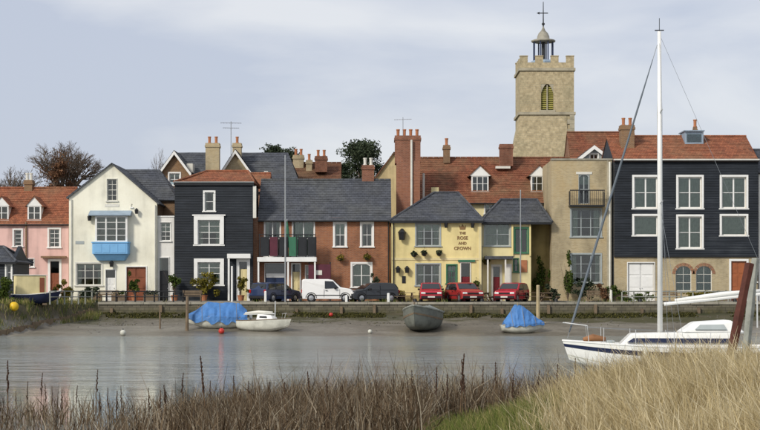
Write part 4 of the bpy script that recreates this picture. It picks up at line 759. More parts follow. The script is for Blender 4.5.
shrub('green bush beside the dark boarded shed', 3, 109, 282, 26, 'leaf_green', 1800, tub=False, name='bush', cat='bush')
shrub('green climber rising left of the tan house ground floor window', 568, 122.3, 262, 14, 'leaf_green', 1500, tub=False, name='climbing_plant', cat='plant')
shrub('leafy bush under the tan house ground floor window', 588, 121.6, 281, 30, 'leaf_dark', 1500, tub=False, name='bush', cat='bush')
shrub('bushy green climber covering the shaded olive rear wall of the pub', 541, 124.1, 255, 18, 'leaf_green', 1700, tub=False, name='climbing_plant', cat='plant')
shrub('small dark green shrub at the drainpipe end of the brick house', 376, 121.8, 276, 12, 'leaf_dark', 700, tub=True, bottom=294)
shrub('low dark shrub below the white garage doors corner', 612, 121, 284, 13, 'leaf_green', 800, tub=False, name='bush', cat='bush')

# ------------------------------------------------------------------ vehicles on the quay
def car(name, label, cat, px, Y, rz, paint, prof, belt, W, side_wins, screens, wheels, group=None, z0=GZ + .008, seams=(-.3, .85)):
    t = thing(name, label, cat, (X(px, Y), Y, z0), rz, group=group, local=True)
    zmax = max(p[1] for p in prof)
    def hw(z): return W / 2 * (1 - .14 * max(0, (z - belt) / (zmax - belt)))
    n = len(prof); cxm = sum(p[0] for p in prof) / n; czm = sum(p[1] for p in prof) / n; m = MB(); secs = (-1, -.93, -.6, 0, .6, .93, 1)
    for s_ in secs:
        ins = .05 if abs(s_) == 1 else (.012 if abs(s_) > .9 else 0); bow = 1 - .03 * s_ * s_
        for x_, z_ in prof: m.v.append(((x_ - math.copysign(ins, x_ - cxm)) * bow, s_ * hw(z_), z_ - (ins if z_ > czm else 0)))
    for i in range(len(secs) - 1):
        for j in range(n): m.f.append((i * n + j, i * n + (j + 1) % n, (i + 1) * n + (j + 1) % n, (i + 1) * n + j))
    m.f += [tuple(range(n)), tuple((len(secs) - 1) * n + j for j in reversed(range(n)))]; m.build('body', paint, t, bevel=.02)
    for poly in side_wins:
        for sg in (-1, 1): MB().add([(x_, sg * (hw(z_) + .006), z_) for x_, z_ in poly] + [(x_, sg * (hw(z_) - .03), z_) for x_, z_ in poly], [tuple(range(len(poly))), tuple(range(2 * len(poly) - 1, len(poly) - 1, -1))] + [(i, i + len(poly), (i + 1) % len(poly) + len(poly), (i + 1) % len(poly)) for i in range(len(poly))]).build('side_window', 'car_glass', t)
    for (xa, za, xb, zb) in screens:
        d = Vector((zb - za, 0, -(xb - xa))).normalized() * .012; d = d if d.x * (xa - cxm) > 0 else -d; a, b = hw(za) * .86, hw(zb) * .86
        MB().add([(xa + d.x, -a, za + d.z), (xa + d.x, a, za + d.z), (xb + d.x, b, zb + d.z), (xb + d.x, -b, zb + d.z), (xa - d.x, -a, za - d.z), (xa - d.x, a, za - d.z), (xb - d.x, b, zb - d.z), (xb - d.x, -b, zb - d.z)], [(0, 1, 2, 3), (7, 6, 5, 4), (0, 4, 5, 1), (1, 5, 6, 2), (2, 6, 7, 3), (3, 7, 4, 0)]).build('windscreen', 'car_glass', t)
    for x_ in wheels:
        for sg in (-1, 1):
            y_ = sg * (W / 2 - .1); wv = MB().lathe([(.14, -.1), (.3, -.1), (.33, -.06), (.33, .06), (.3, .1), (.14, .1)], (x_, y_, .33), 16, 'y').build('wheel', 'rubber', t); MB().lathe([(.05, -.02), (.19, .0), (.2, .02), (.2, .03)] if sg < 0 else [(.2, -.03), (.2, -.02), (.19, 0), (.05, .02)], (x_, y_ + sg * .1, .33), 12, 'y').build('rim', 'rim', wv)
            MB().tube([(x_ + .39 * math.cos(q), sg * (W / 2 - .005), .33 + .39 * math.sin(q)) for q in np.linspace(0, math.pi, 9)], .03, 5).build('wheel_arch', 'rubber', t)
    xf = max(p[0] for p in prof); xr = min(p[0] for p in prof)
    for sg in (-1, 1):
        MB().box(xf - .12, xf - .01, sg * W * .36 - .16, sg * W * .36 + .16, .62, .76).build('headlight', 'lamp_glass', t, bevel=.02); MB().box(xr + .0, xr + .1, sg * W * .41 - .08, sg * W * .41 + .08, .7, .95).build('tail_light', 'tail_light', t, bevel=.02)
        MB().box(.45, .62, sg * (W / 2 + .0), sg * (W / 2 + .16), belt - .02, belt + .12).build('wing_mirror', 'rubber', t, bevel=.02)
    for sg in (-1, 1):
        for x_ in seams: MB().box(x_ - .009, x_ + .009, sg * (W / 2 - .01), sg * (W / 2 + .003), .36, belt - .02).build('door_seam', 'rubber', t)
        MB().box(seams[0] + .08, seams[0] + .26, sg * (W / 2), sg * (W / 2 + .025), belt - .14, belt - .1).build('door_handle', 'rubber', t); MB().box(-1.0, 1.0, sg * (W / 2 - .01), sg * (W / 2 + .012), .5, .56).build('rubbing_strip', 'rubber', t)
    MB().box(xf - .02, xf + .012, -.42, .42, .6, .72).build('grille', 'rubber', t)
    for x_ in (xf - .1, xr - .03): MB().box(x_, x_ + .13, -W * .46, W * .46, .3, .48).build('bumper', 'rubber', t, bevel=.03)
    MB().box(xf + .03, xf + .04, -.26, .26, .36, .46).build('number_plate', 'offwhite', t)
    return t
HATCH = dict(prof=[(-1.85, .24), (-1.93, .5), (-1.9, .95), (-1.62, 1.4), (-1.2, 1.46), (-.1, 1.47), (.35, 1.41), (1.0, .98), (1.75, .84), (1.92, .66), (1.92, .3), (1.8, .22)], belt=.92, side_wins=[[(-1.55, .96), (-.35, .94), (-.35, 1.37), (-1.35, 1.35)], [(-.27, .94), (.82, .95), (.32, 1.34), (-.27, 1.37)]], screens=[(.97, 1.0, .4, 1.38), (-1.86, 1.02, -1.66, 1.34)], wheels=(1.2, -1.22), W=1.62)
VAN = dict(prof=[(-1.95, .26), (-2.0, .6), (-1.98, 1.62), (-1.88, 1.72), (.0, 1.72), (.35, 1.66), (.95, 1.12), (1.72, .98), (1.96, .72), (1.96, .32), (1.85, .24)], belt=1.0, side_wins=[[(-.25, 1.03), (.8, 1.05), (.36, 1.55), (-.25, 1.58)]], screens=[(.93, 1.16, .4, 1.6)], wheels=(1.25, -1.25), W=1.64)
EST = dict(prof=[(-2.1, .26), (-2.15, .55), (-2.12, .95), (-1.9, 1.42), (-1.5, 1.48), (-.1, 1.48), (.35, 1.42), (1.05, .98), (1.9, .84), (2.08, .66), (2.08, .3), (1.95, .24)], belt=.92, side_wins=[[(-1.8, .96), (-1.0, .95), (-1.0, 1.38), (-1.68, 1.37)], [(-.94, .95), (-.3, .94), (-.3, 1.38), (-.94, 1.38)], [(-.24, .94), (.86, .95), (.32, 1.36), (-.24, 1.38)]], screens=[(1.02, 1.0, .4, 1.39), (-2.06, 1.02, -1.92, 1.36)], wheels=(1.3, -1.3), W=1.7)
car('white_van', 'small white panel van parked in front of brick house', 'van', 328.5, 118.6, 0, 'car_white', **VAN)
car('parked_car', 'dark blue car parked under the balcony by blue doors', 'car', 275.5, 119.0, R(55), 'car_navy', group='cars parked on the quay', **EST)
car('parked_car', 'dark grey car parked between white van and pub', 'car', 372, 119.0, R(205), 'car_dark', group='cars parked on the quay', **HATCH)
car('parked_car', 'red car parked nose out under the pub bay window', 'car', 430.5, 118.9, R(-90), 'car_red', group='cars parked on the quay', **HATCH)
car('parked_car', 'dull red estate car parked slantwise before the pub red door', 'car', 464, 118.8, R(-74), 'red_paint', group='cars parked on the quay', **EST)
car('parked_car', 'red car parked by the porch of pub side wing', 'car', 512, 118.8, R(-112), 'car_red', group='cars parked on the quay', **HATCH)

# ------------------------------------------------------------------ quay furniture
def post(name, label, px, Y, ytop, r, mat, cat='post', base=None, cap=None, group=None, lean=0):
    x = X(px, Y); b = float(hgt(x, Y)) - .25 if base is None else base; z = Z(ytop, Y); prof = [(r * 1.1, 0), (r, (z - b) * .5), (r * .92, z - b - .03), (r * .6, z - b)]
    m = MB().lathe(prof, (0, 0, 0), 8); o = m.build(name, mat); o.location = (x, Y, b); o.rotation_euler = (0, lean, 0); return tag(o, label, cat, group)
post('mooring_post', 'leaning timber mooring post by the blue covered boat', 187, 108, 296, .11, 'timber', lean=.01)
post('mooring_post', 'yellowish timber post beside the tented blue boat', 538, 111, 285, .13, 'pale_timber')
post('mooring_post', 'thin dark stake in the mud below the white annex', 160, 109.5, 312, .06, 'timber')
post('white_post', 'white painted pole rising from quay beside black house porch', 232, 116.9, 266, .075, 'white_paint', base=GZ)
post('flagpole', 'tall pale flagpole standing before the balcony house', 285.3, 117.2, 155, .06, 'grey_metal', 'flagpole', base=GZ)
post('flagpole', 'slender pale pole standing before the pub side wing', 520.5, 119.9, 190, .045, 'grey_metal', 'flagpole', base=GZ)
post('bollard', 'short white bollard on quay edge before grey boat', 388.5, 116.7, 293, .11, 'white_paint', 'bollard', base=GZ)
post('bollard', 'short white bollard just below the white van bonnet', 346.5, 116.7, 295, .09, 'white_paint', 'bollard', base=GZ)
post('bollard', 'white bollard before the blue doors of balcony house', 265.5, 116.8, 291, .09, 'white_paint', 'bollard', base=GZ)
post('bollard', 'pale bollard on quay by the tan house drainpipe', 611, 116.8, 290, .1, 'offwhite', 'bollard', base=GZ)
for px, l in ((300, 'below the balcony house post'), (415, 'above the grey workboat'), (482, 'between two red cars'), (556, 'below the shaded olive pub wall'), (640, 'below the white garage doors'), (690, 'below the arched windows'), (735, 'below the orange door')): post('mooring_bollard', 'squat black iron mooring bollard ' + l, px, 116.55, 298.5, .14, 'black_trim', 'bollard', base=GZ, group='iron mooring bollards')
post('white_post', 'white stake on the weedy left bank', 2, 107.6, 311, .07, 'buoy_white', base=1.2)
def fence(label, p0, p1, n, mat='timber', hh=.95):
    p0, p1 = Vector(p0), Vector(p1); f = thing('post_and_rail_fence', label, 'fence', (p0 + p1) / 2); d = (p1 - p0).normalized(); pe = Vector((-d.y, d.x, 0))
    for i in range(n + 1):
        p = p0.lerp(p1, i / n); MB().lathe([(.06, -.1), (.055, hh), (.03, hh + .03)], tuple(p), 6).build('post', mat, f)
    for z_ in (.42, .82):
        a, b = p0 + Vector((0, 0, z_)) + pe * -.06, p1 + Vector((0, 0, z_)) + pe * -.06; MB().tube([a, b], .035, 5).build('rail', mat, f)
fence('dark post and rail fence along quay before cream house', (X(97, 116.7), 116.7, GZ), (X(183, 116.7), 116.7, GZ), 9, 'dark_metal', .7)
fence('grey timber fence along the left bank by the cabin boat', (X(50, 110), 110, GZ), (X(92, 116.4), 116.4, GZ), 6, 'weathered', .8)
fence('low weathered fence below the broad black building', (X(622, 116.9), 116.9, GZ), (X(752, 116.9), 116.9, GZ), 11, 'weathered', .75)
def picnic(label, px, Y, rz):
    t = thing('picnic_table', label, 'picnic table', (X(px, Y), Y, GZ + .008), rz, local=True, group='picnic tables outside the pub')
    for k in range(4): MB().box(-.8, .8, -.36 + k * .185, -.19 + k * .185, .7, .74).build('table_plank', 'timber', t)
    for sg in (-1, 1):
        for k in range(2): MB().box(-.8, .8, sg * .68 - .14 + k * .15, sg * .68 - .01 + k * .15, .42, .46).build('seat_plank', 'timber', t)
        MB().box(sg * .6 - .03, sg * .6 + .03, -.8, .8, .34, .415).box(sg * .6 - .03, sg * .6 + .03, -.35, .35, .62, .695).build('cross_bar', 'timber', t)
        for s2 in (-1, 1): MB().tube([(sg * .6, s2 * .6, 0), (sg * .6, s2 * .22, .66)], .045, 4).build('leg', 'timber', t)
for px, l, rz in ((404, 'between dark grey car and red car', .1), (483, 'between the two slanted red cars', 1.3), (533, 'beside the yellowish timber post', .2), (548, 'against the shaded olive rear wall of the pub', 1.5)): picnic('wooden picnic table ' + l, px, 119.6, rz)
pa = thing('folded_parasol', 'folded green parasol standing on the first floor balcony', 'parasol', (X(287, 122.3), 122.3, Z(257.4, 122.3)))
xx, yy, zz = X(287, 122.3), 122.3, Z(257.4, 122.3); MB().tube([(xx, yy, zz), (xx, yy, Z(219, 122.3))], .025, 6).build('pole', 'alu', pa); MB().lathe([(.25, zz + .75), (.27, zz + .9), (.2, zz + 1.6), (.12, zz + 2.4), (.03, zz + 2.75)], (xx, yy, 0), 9).build('canopy', 'green_paint', pa); MB().lathe([(.25, zz), (.25, zz + .07), (.05, zz + .1)], (xx, yy, 0), 10).build('base', 'concrete', pa)

# ------------------------------------------------------------------ boats
class Hull:
    def __init__(s, L, B, bow, mid, stern, transom=.72, rocker=.25, rake=.35, full=2.2, ns=18, nv=8, xo=0):
        s.__dict__.update(L=L, B=B, bow=bow, mid=mid, stern=stern, tr=transom, ro=rocker, rake=rake, full=full, ns=ns, nv=nv, xo=xo)
    def half(s, u): return s.B / 2 * ((s.tr + (1 - s.tr) * math.sin(min(1, u / .45) * math.pi / 2)) if u < .45 else max(.004, (1 - ((u - .45) / .55) ** s.full)))
    def sheer(s, u): return s.stern * (1 - u) * (1 - 2 * u) + 4 * s.mid * u * (1 - u) + s.bow * u * (2 * u - 1)
    def keel(s, u): return s.ro * (max(0, (u - .55) / .45) ** 2.2 * 1.6 + max(0, (.35 - u) / .35) ** 2 * .8)
    def pt(s, u, v, sg, off=0):
        k, z = s.keel(u), s.sheer(u); zz = k + (z - k) * v ** 1.7; y = (s.half(u) + off) * (1 - (1 - v) ** 2.6) ** .75; return ((u - .5) * s.L + s.xo + s.rake * (zz / max(z, .1)) * u ** 4, sg * y, zz)
    def shell(s):
        m = MB()
        for sg in (1, -1):
            k = len(m.v); m.v += [s.pt(i / s.ns, j / s.nv, sg) for i in range(s.ns + 1) for j in range(s.nv + 1)]; w_ = s.nv + 1
            m.f += [(k + i * w_ + j, k + (i + 1) * w_ + j, k + (i + 1) * w_ + j + 1, k + i * w_ + j + 1) for i in range(s.ns) for j in range(s.nv)]
        tr_ = [s.pt(0, j / s.nv, 1) for j in range(s.nv + 1)] + [s.pt(0, j / s.nv, -1) for j in range(s.nv, 0, -1)]; m.add(tr_, [tuple(range(len(tr_)))]); return m
    def deck(s, drop=.04):
        m = MB(); v = 1.0; a = [s.pt(i / s.ns, v, 1, -.01) for i in range(s.ns + 1)]; b = [s.pt(i / s.ns, v, -1, -.01) for i in range(s.ns + 1)]; m.v = [(x_, y_, z_ - drop) for x_, y_, z_ in a] + [(x_, 0, z_ - drop + .05) for x_, y_, z_ in a] + [(x_, y_, z_ - drop) for x_, y_, z_ in b]; n = s.ns + 1
        m.f = [(i, i + 1, n + i + 1, n + i) for i in range(s.ns)] + [(n + i, n + i + 1, 2 * n + i + 1, 2 * n + i) for i in range(s.ns)]; return m
    def band(s, v0, v1, off=.006):
        m = MB()
        for sg in (1, -1):
            k = len(m.v); m.v += [s.pt(i / s.ns, v, sg, off) for i in range(s.ns + 1) for v in (v0, v1)]; m.f += [(k + 2 * i, k + 2 * i + 2, k + 2 * i + 3, k + 2 * i + 1) for i in range(s.ns)]
        return m
    def rail(s, r=.03, dz=0):
        m = MB()
        for sg in (1, -1): m.tube([(p[0], p[1], p[2] + dz) for p in (s.pt(i / s.ns, 1, sg) for i in range(s.ns + 1))], r, 5)
        return m
    def tent(s, top, end0=.02, end1=.95, seed=0, over=.12):   # canvas cover pulled over a ridge pole
        rnd = random.Random(seed); m = MB(); ns, nw = 20, 14
        for i in range(ns + 1):
            u = end0 + (end1 - end0) * i / ns; rz_ = top(i / ns)
            for j in range(nw + 1):
                t_ = -1 + 2 * j / nw; sg = 1 if t_ >= 0 else -1; e = s.pt(u, 1, sg, .05); a = abs(t_); q = min(1, a / .7); drop = max(0, (a - .7) / .3)
                cre = .035 * math.sin(i * 2.3 + 3 * a + seed) * q + .02 * math.sin(i * 4.1 + 7 * t_); sag = .05 * math.sin(i / ns * math.pi * 3) ** 2 * (1 - q)
                z_ = rz_ - sag + (e[2] + .04 - rz_) * q - .03 * math.sin(q * math.pi) + cre * .6 - over * drop * (1 + .3 * math.sin(i * 1.3 + sg + seed)) + rnd.gauss(0, .01); m.v.append((e[0], e[1] * q + sg * (.02 * drop + cre * .8) + rnd.gauss(0, .008), z_))
        m.f = [(i * (nw + 1) + j, (i + 1) * (nw + 1) + j, (i + 1) * (nw + 1) + j + 1, i * (nw + 1) + j + 1) for i in range(ns) for j in range(nw)]
        m.f += [tuple(range(nw + 1)), tuple(ns * (nw + 1) + j for j in range(nw, -1, -1))]; m.lines = [[(a_, b_ * 1.015, c_ + .012) for a_, b_, c_ in m.v[i * (nw + 1):(i + 1) * (nw + 1)]] for i in (4, 10, 16)]; return m
def tarp(t, m, mat='tarp'):
    o = m.build('tarpaulin', mat, t)
    for l in m.lines: MB().tube(l, .014, 4).build('lashing_rope', 'rope', o)
def boat(name, label, px, Y, rz, sink=.08, cat='boat', roll=0):
    x = X(px, Y); t = thing(name, label, cat, (x, Y, float(hgt(x, Y)) - sink), rz, local=True); t.rotation_euler = (roll, 0, rz); return t
t = boat('covered_boat', 'open boat under a bright blue tarpaulin tent on the mud', 220, 109, R(188), roll=.03); H_ = Hull(3.9, 1.65, 1.0, .8, .8)
H_.shell().build('hull', 'old_white', t, True); H_.rail(.035).build('gunwale', 'timber', t); tarp(t, H_.tent(lambda u: 1.3 + .5 * min(1, u / .14) + .06 * u if u < .72 else 1.84 - (u - .72) * 3.0, .03, .97, 3, .45))
ob = MB().box(-2.2, -1.98, -.14, .14, .7, 1.05).tube([(-2.09, 0, .72), (-2.12, 0, .1)], .05, 6).box(-2.22, -2.0, -.02, .02, .02, .14); ob.build('outboard_motor', 'grey_metal', t, bevel=.03)
t = boat('small_cabin_boat', 'small white sailing boat with low cabin beside blue covered boat', 263, 107.6, R(-28), roll=-.07); H_ = Hull(3.7, 1.5, .95, .78, .76)
H_.shell().build('hull', 'old_white', t, True); H_.deck().build('deck', 'offwhite', t); H_.rail(.03).build('gunwale', 'timber', t); H_.band(.05, .35).build('bottom_paint', 'antifoul', t)
MB().add([(-.3, -.5, .75), (1.0, -.36, .82), (1.0, .36, .82), (-.3, .5, .75), (-.25, -.42, 1.2), (.75, -.3, 1.14), (.75, .3, 1.14), (-.25, .42, 1.2)], [(0, 3, 2, 1), (4, 5, 6, 7), (0, 1, 5, 4), (1, 2, 6, 5), (2, 3, 7, 6), (3, 0, 4, 7)]).build('cabin', 'gelcoat', t, bevel=.05)
for sg in (-1, 1): MB().box(-.05, .5, sg * .44 - .012, sg * .44 + .012, .95, 1.06).build('cabin_window', 'car_glass', t)
MB().tube([(.9, 0, .8), (.9, 0, 1.5), (.88, 0, 2.1)], .035, 6).build('mast', 'alu', t); MB().tube([(.85, 0, 1.25), (-1.6, .05, 1.2)], .045, 6).build('boom', 'alu', t); MB().tube([(.7, 0, 1.33), (-.4, 0, 1.36), (-1.5, .05, 1.28)], [.07, .11, .06], 7).build('furled_sail', 'offwhite', t, True)
for y_ in (-.3, .3): MB().tube([(1.55, y_ * .6, .9), (1.6, y_ * .6, 1.25), (1.8, 0, 1.3)], .015, 5).build('pulpit', 'alu', t)
t = boat('grey_workboat', 'heavy grey green workboat bow on to the river with canvas cover', 423, 108.4, R(-103), roll=.02); H_ = Hull(5.2, 2.5, 1.75, 1.3, 1.25, full=2.8)
H_.shell().build('hull', 'grey_hull', t, True); H_.deck(.06).build('deck', 'canvas_grey', t); H_.rail(.06).build('gunwale', 'weathered', t); H_.band(.72, .78, .02).build('rubbing_strake', 'timber', t); H_.band(.0, .25, .006).build('bottom_paint', 'antifoul', t); H_.tent(lambda u: 1.75 - .1 * u, .02, .62, 5, .02).build('canvas_cover', 'canvas_grey', t, True)
MB().tube([(2.62, 0, 1.1), (2.75, 0, 1.78), (2.7, 0, 1.95)], .06, 6).build('stem_post', 'timber', t)
t = boat('tented_boat', 'small white dinghy with peaked blue tarpaulin tent', 521, 107.2, R(8), roll=-.03); H_ = Hull(2.7, 1.4, .72, .6, .58)
H_.shell().build('hull', 'old_white', t, True); H_.rail(.035).build('gunwale', 'pale_timber', t); tarp(t, H_.tent(lambda u: min(1.95, .85 + 1.1 * u / .3) if u < .5 else 1.95 - (u - .5) * 2.3, .06, .97, 8, .16)); MB().tube([(-.25, 0, .2), (-.22, 0, 2.1)], .03, 6).build('tent_pole', 'pale_timber', t)
t = boat('cabin_boat', 'cream cabined boat with navy hull laid up on the left bank', 34, 110.5, R(20), sink=.1); H_ = Hull(3.0, 1.5, .95, .72, .7)
H_.shell().build('hull', 'boat_navy', t, True); H_.deck().build('deck', 'offwhite', t); H_.rail(.03).build('gunwale', 'white_paint', t)
cb = MB().box(-1.3, .75, -.62, .62, .7, 1.98).build('cabin', 'pale_yellow', t, bevel=.05); MB().box(-1.36, .82, -.68, .68, 1.99, 2.05).build('cabin_roof', 'offwhite', t, bevel=.02); MB().box(.3, .62, -.65, -.625, .85, 1.85).build('cabin_door', 'brown_door', t)
for px, l in ((20, 'left'), (48, 'right')): pass
MB().box(-.9, -.6, -.5, .5, -.05, .1).box(.5, .8, -.5, .5, -.05, .1).build('cradle', 'timber', t)
# yacht in the river
Yy = 60.0; t = thing('sailing_yacht', 'white sloop yacht with tall mast and furled jib afloat in the river', 'sailing boat', (10.95, Yy, -.42), R(177), local=True)
H_ = Hull(7.85, 2.7, 1.42, 1.2, 1.24, transom=.66, rocker=.42, rake=.5, ns=26, nv=12, xo=-.33)
H_.shell().build('hull', 'gelcoat', t, True); H_.deck(.03).build('deck', 'offwhite', t, True); H_.rail(.035).build('toe_rail', 'white_paint', t); H_.band(.80, .90).build('sheer_stripe', 'boat_navy', t); H_.band(.30, .5).build('boot_top', 'old_white', t)
MB().add([(.6, -.06, .05), (-1.3, -.06, .05), (-1.0, -.05, -1.0), (.2, -.05, -1.0), (.6, .06, .05), (-1.3, .06, .05), (-1.0, .05, -1.0), (.2, .05, -1.0)], [(0, 1, 2, 3), (7, 6, 5, 4), (0, 4, 5, 1), (1, 5, 6, 2), (2, 6, 7, 3), (3, 7, 4, 0)]).build('keel', 'antifoul', t)
def cabin(x0, x1, w0, w1, z0, z1, rk0, rk1, tum=.14): return MB().add([(x0, -w0, z0), (x1, -w1, z0 + .02), (x1, w1, z0 + .02), (x0, w0, z0), (x0 + rk0, -w0 + tum, z1), (x1 - rk1, -w1 + tum, z1 - .08), (x1 - rk1, w1 - tum, z1 - .08), (x0 + rk0, w0 - tum, z1)], [(0, 3, 2, 1), (4, 5, 6, 7), (0, 1, 5, 4), (1, 2, 6, 5), (2, 3, 7, 6), (3, 0, 4, 7)])
cabin(-2.3, 2.1, .98, .6, 1.14, 1.78, .05, .55).build('coachroof', 'gelcoat', t, bevel=.06)
for sg in (-1, 1):
    wv = [(-2.2, .99, 1.34), (1.75, .675, 1.36), (1.5, .64, 1.52), (-2.18, .955, 1.52)]; MB().add([(x_, sg * (y_ + .012), z_) for x_, y_, z_ in wv] + [(x_, sg * (y_ - .05), z_) for x_, y_, z_ in wv], [(0, 1, 2, 3), (7, 6, 5, 4), (0, 4, 5, 1), (1, 5, 6, 2), (2, 6, 7, 3), (3, 7, 4, 0)]).build('cabin_stripe', 'boat_navy', t)
cabin(-2.6, -.2, .88, .72, 1.7, 2.2, .5, .55, .2).build('doghouse', 'white_paint', t, bevel=.1)
for sg in (-1, 1): wv = [(-1.9, .85, 1.85), (-.75, .77, 1.85), (-.95, .69, 2.02), (-1.8, .76, 2.04)]; MB().add([(x_, sg * (y_ + .015), z_) for x_, y_, z_ in wv] + [(x_, sg * (y_ - .06), z_) for x_, y_, z_ in wv], [(0, 1, 2, 3), (7, 6, 5, 4), (0, 4, 5, 1), (1, 5, 6, 2), (2, 6, 7, 3), (3, 7, 4, 0)]).build('doghouse_window', 'grey_paint', t)
MT = 13.0
mast = MB().tube([(.45, 0, 1.6), (.45, 0, 8), (.47, 0, MT)], [.1, .095, .07], 10).build('mast', 'white_paint', t, True)
for z_ in (6.6, 10.0): MB().tube([(.45, -.75, z_), (.45, 0, z_ - .05), (.45, .75, z_)], .025, 5).build('spreader', 'alu', mast)
MB().tube([(.47, 0, MT), (.47, 0, MT + .5)], .012, 4).box(.3, .64, -.02, .02, MT + .02, MT + .06).build('masthead_fitting', 'dark_metal', mast)
MB().tube([(.3, 0, 2.78), (-4.4, .05, 3.28)], .065, 8).build('boom', 'white_paint', t); MB().tube([(-.1, 0, 2.92), (-1.8, .03, 3.14), (-3.9, .05, 3.33)], [.06, .1, .06], 8).build('furled_mainsail', 'gelcoat', t, True)
MB().tube([(-3.15, .05, 3.1), (-3.15, .1, 1.9)], .03, 5).build('boom_crutch', 'alu', t)
f0, f1 = Vector((3.9, 0, 1.5)), Vector((.55, 0, MT - .5)); MB().tube([f0, f1], .012, 4).build('forestay', 'grey_metal', t); fs = [f0.lerp(f1, q) for q in (.02, .06, .3, .6, .82, .95)]; MB().tube(fs, [.02, .045, .048, .042, .032, .015], 8).build('furled_jib', 'sail_grey', t, True)
for sg in (-1, 1):
    MB().tube([(.3, sg * 1.28, 1.2), (.45, sg * .75, 6.6), (.46, sg * .75, 10), (.47, 0, MT - .2)], .006, 4).build('shroud', 'grey_metal', t); MB().tube([(-.3, sg * 1.28, 1.2), (.45, 0, 6.5)], .006, 4).build('shroud', 'grey_metal', t)
    for x_ in (-3.6, -2.4, -1.0, .4, 1.8, 2.9): p = H_.pt(x_ / 8.5 + .5, 1, sg, -.06); MB().tube([(p[0], p[1], p[2]), (p[0], p[1], p[2] + .58)], .013, 5).build('stanchion', 'alu', t)
    MB().tube([(q[0], q[1], q[2] + .56) for q in (H_.pt(x_ / 8.5 + .5, 1, sg, -.06) for x_ in (-4.1, -2.4, -1.0, .4, 1.8, 2.9, 3.5))], .006, 4).build('guard_wire', 'grey_metal', t)
    MB().tube([H_.pt(.9, 1, sg, -.06), Vector(H_.pt(.9, 1, sg, -.06)) + Vector((.05, 0, .62)), (4.0, sg * .12, 2.08), (4.07, 0, 2.08)], .02, 6).build('pulpit', 'alu', t)
    MB().tube([H_.pt(.02, 1, sg, -.1), Vector(H_.pt(.02, 1, sg, -.1)) + Vector((-.05, 0, .62)), (-4.25, 0, 1.86)], .02, 6).build('pushpit', 'alu', t)
MB().tube([(3.3, .1, 1.46), (2.95, -.1, 1.52), (2.5, .1, 1.47)], [.07, .14, .08], 8).build('sail_bag', 'orange_cloth', t, True); MB().box(2.15, 2.45, -.22, .22, 1.3, 1.42).build('fore_hatch', 'grey_paint', t, bevel=.03); MB().tube([(.47, 0, MT - .1), (-4.3, 0, 1.9)], .006, 4).build('backstay', 'grey_metal', t)
for x_, sg in ((1.5, 1), (-1.6, 1)):
    p = H_.pt(x_ / 8.5 + .5, .8, sg, .12); MB().lathe([(.02, -.32), (.1, -.24), (.11, .2), (.03, .3)], p, 8).build('fender', 'buoy_white', t, True)
# buoys
def buoy(label, px, py, Y, r, mat, afloat=False):
    x = X(px, Y); b = 0 if afloat else float(hgt(x, Y)); t = thing('mooring_buoy', label, 'buoy', (x, Y, b)); MB().lathe([(r * math.sin(math.pi * k / 8) + .003, r * .85 - r * math.cos(math.pi * k / 8)) for k in range(9)], (x, Y, b), 12).build('float', mat, t, True); MB().tube([(x, Y, b + r * 1.8), (x, Y, b + r * 2.2)], r * .18, 6).build('ring', 'dark_metal', t)
buoy('big yellow buoy lying on the left bank', 14, 307, 107.2, .32, 'yellow_plastic'); buoy('red mooring buoy on mud by the blue covered boat', 221.5, 330, 106.2, .2, 'red_plastic'); buoy('small white buoy on mud near grey workboat', 370, 331, 106, .14, 'buoy_white'); buoy('small pale buoy at the water edge below cream house', 123, 332, 105.6, .2, 'buoy_white'); buoy('small red float on quay foot below white van', 331, 319, 114.6, .15, 'red_plastic')
# leaning timbers on the near bank
def leaning(name, label, p0, p1, Y, wd, mat):
    a = Vector((X(p0[0], Y), Y, Z(p0[1], Y))); b = Vector((X(p1[0], Y), Y + .2, Z(p1[1], Y))); d = (b - a).normalized(); g0 = a - d * ((a.z + .4) / d.z); L_ = (b - g0).length; m = MB(); n = 6
    for i in range(n + 1):
        k = 1 + .08 * math.sin(i * 2.1); m.v += [(-wd * k, -wd * .8 * k, L_ * i / n), (wd * k, -wd * .8 * k, L_ * i / n), (wd * k, wd * .8 * k, L_ * i / n), (-wd * k, wd * .8 * k, L_ * i / n)]
    m.f = [(4 * i + j, 4 * i + (j + 1) % 4, 4 * i + 4 + (j + 1) % 4, 4 * i + 4 + j) for i in range(n) for j in range(4)] + [(3, 2, 1, 0), (4 * n, 4 * n + 1, 4 * n + 2, 4 * n + 3)]
    o = m.build(name, mat, bevel=.02); o.location = g0; o.rotation_euler = d.to_track_quat('Z', 'Y').to_euler(); tag(o, label, 'post')
leaning('leaning_post', 'dark rusty red timber post leaning beside the yacht stern', (733, 345), (751.5, 263), 40, .1, 'rust_timber')
leaning('leaning_post', 'grey weathered timber post leaning behind the rusty one', (747, 340), (757.5, 258), 41, .085, 'weathered')

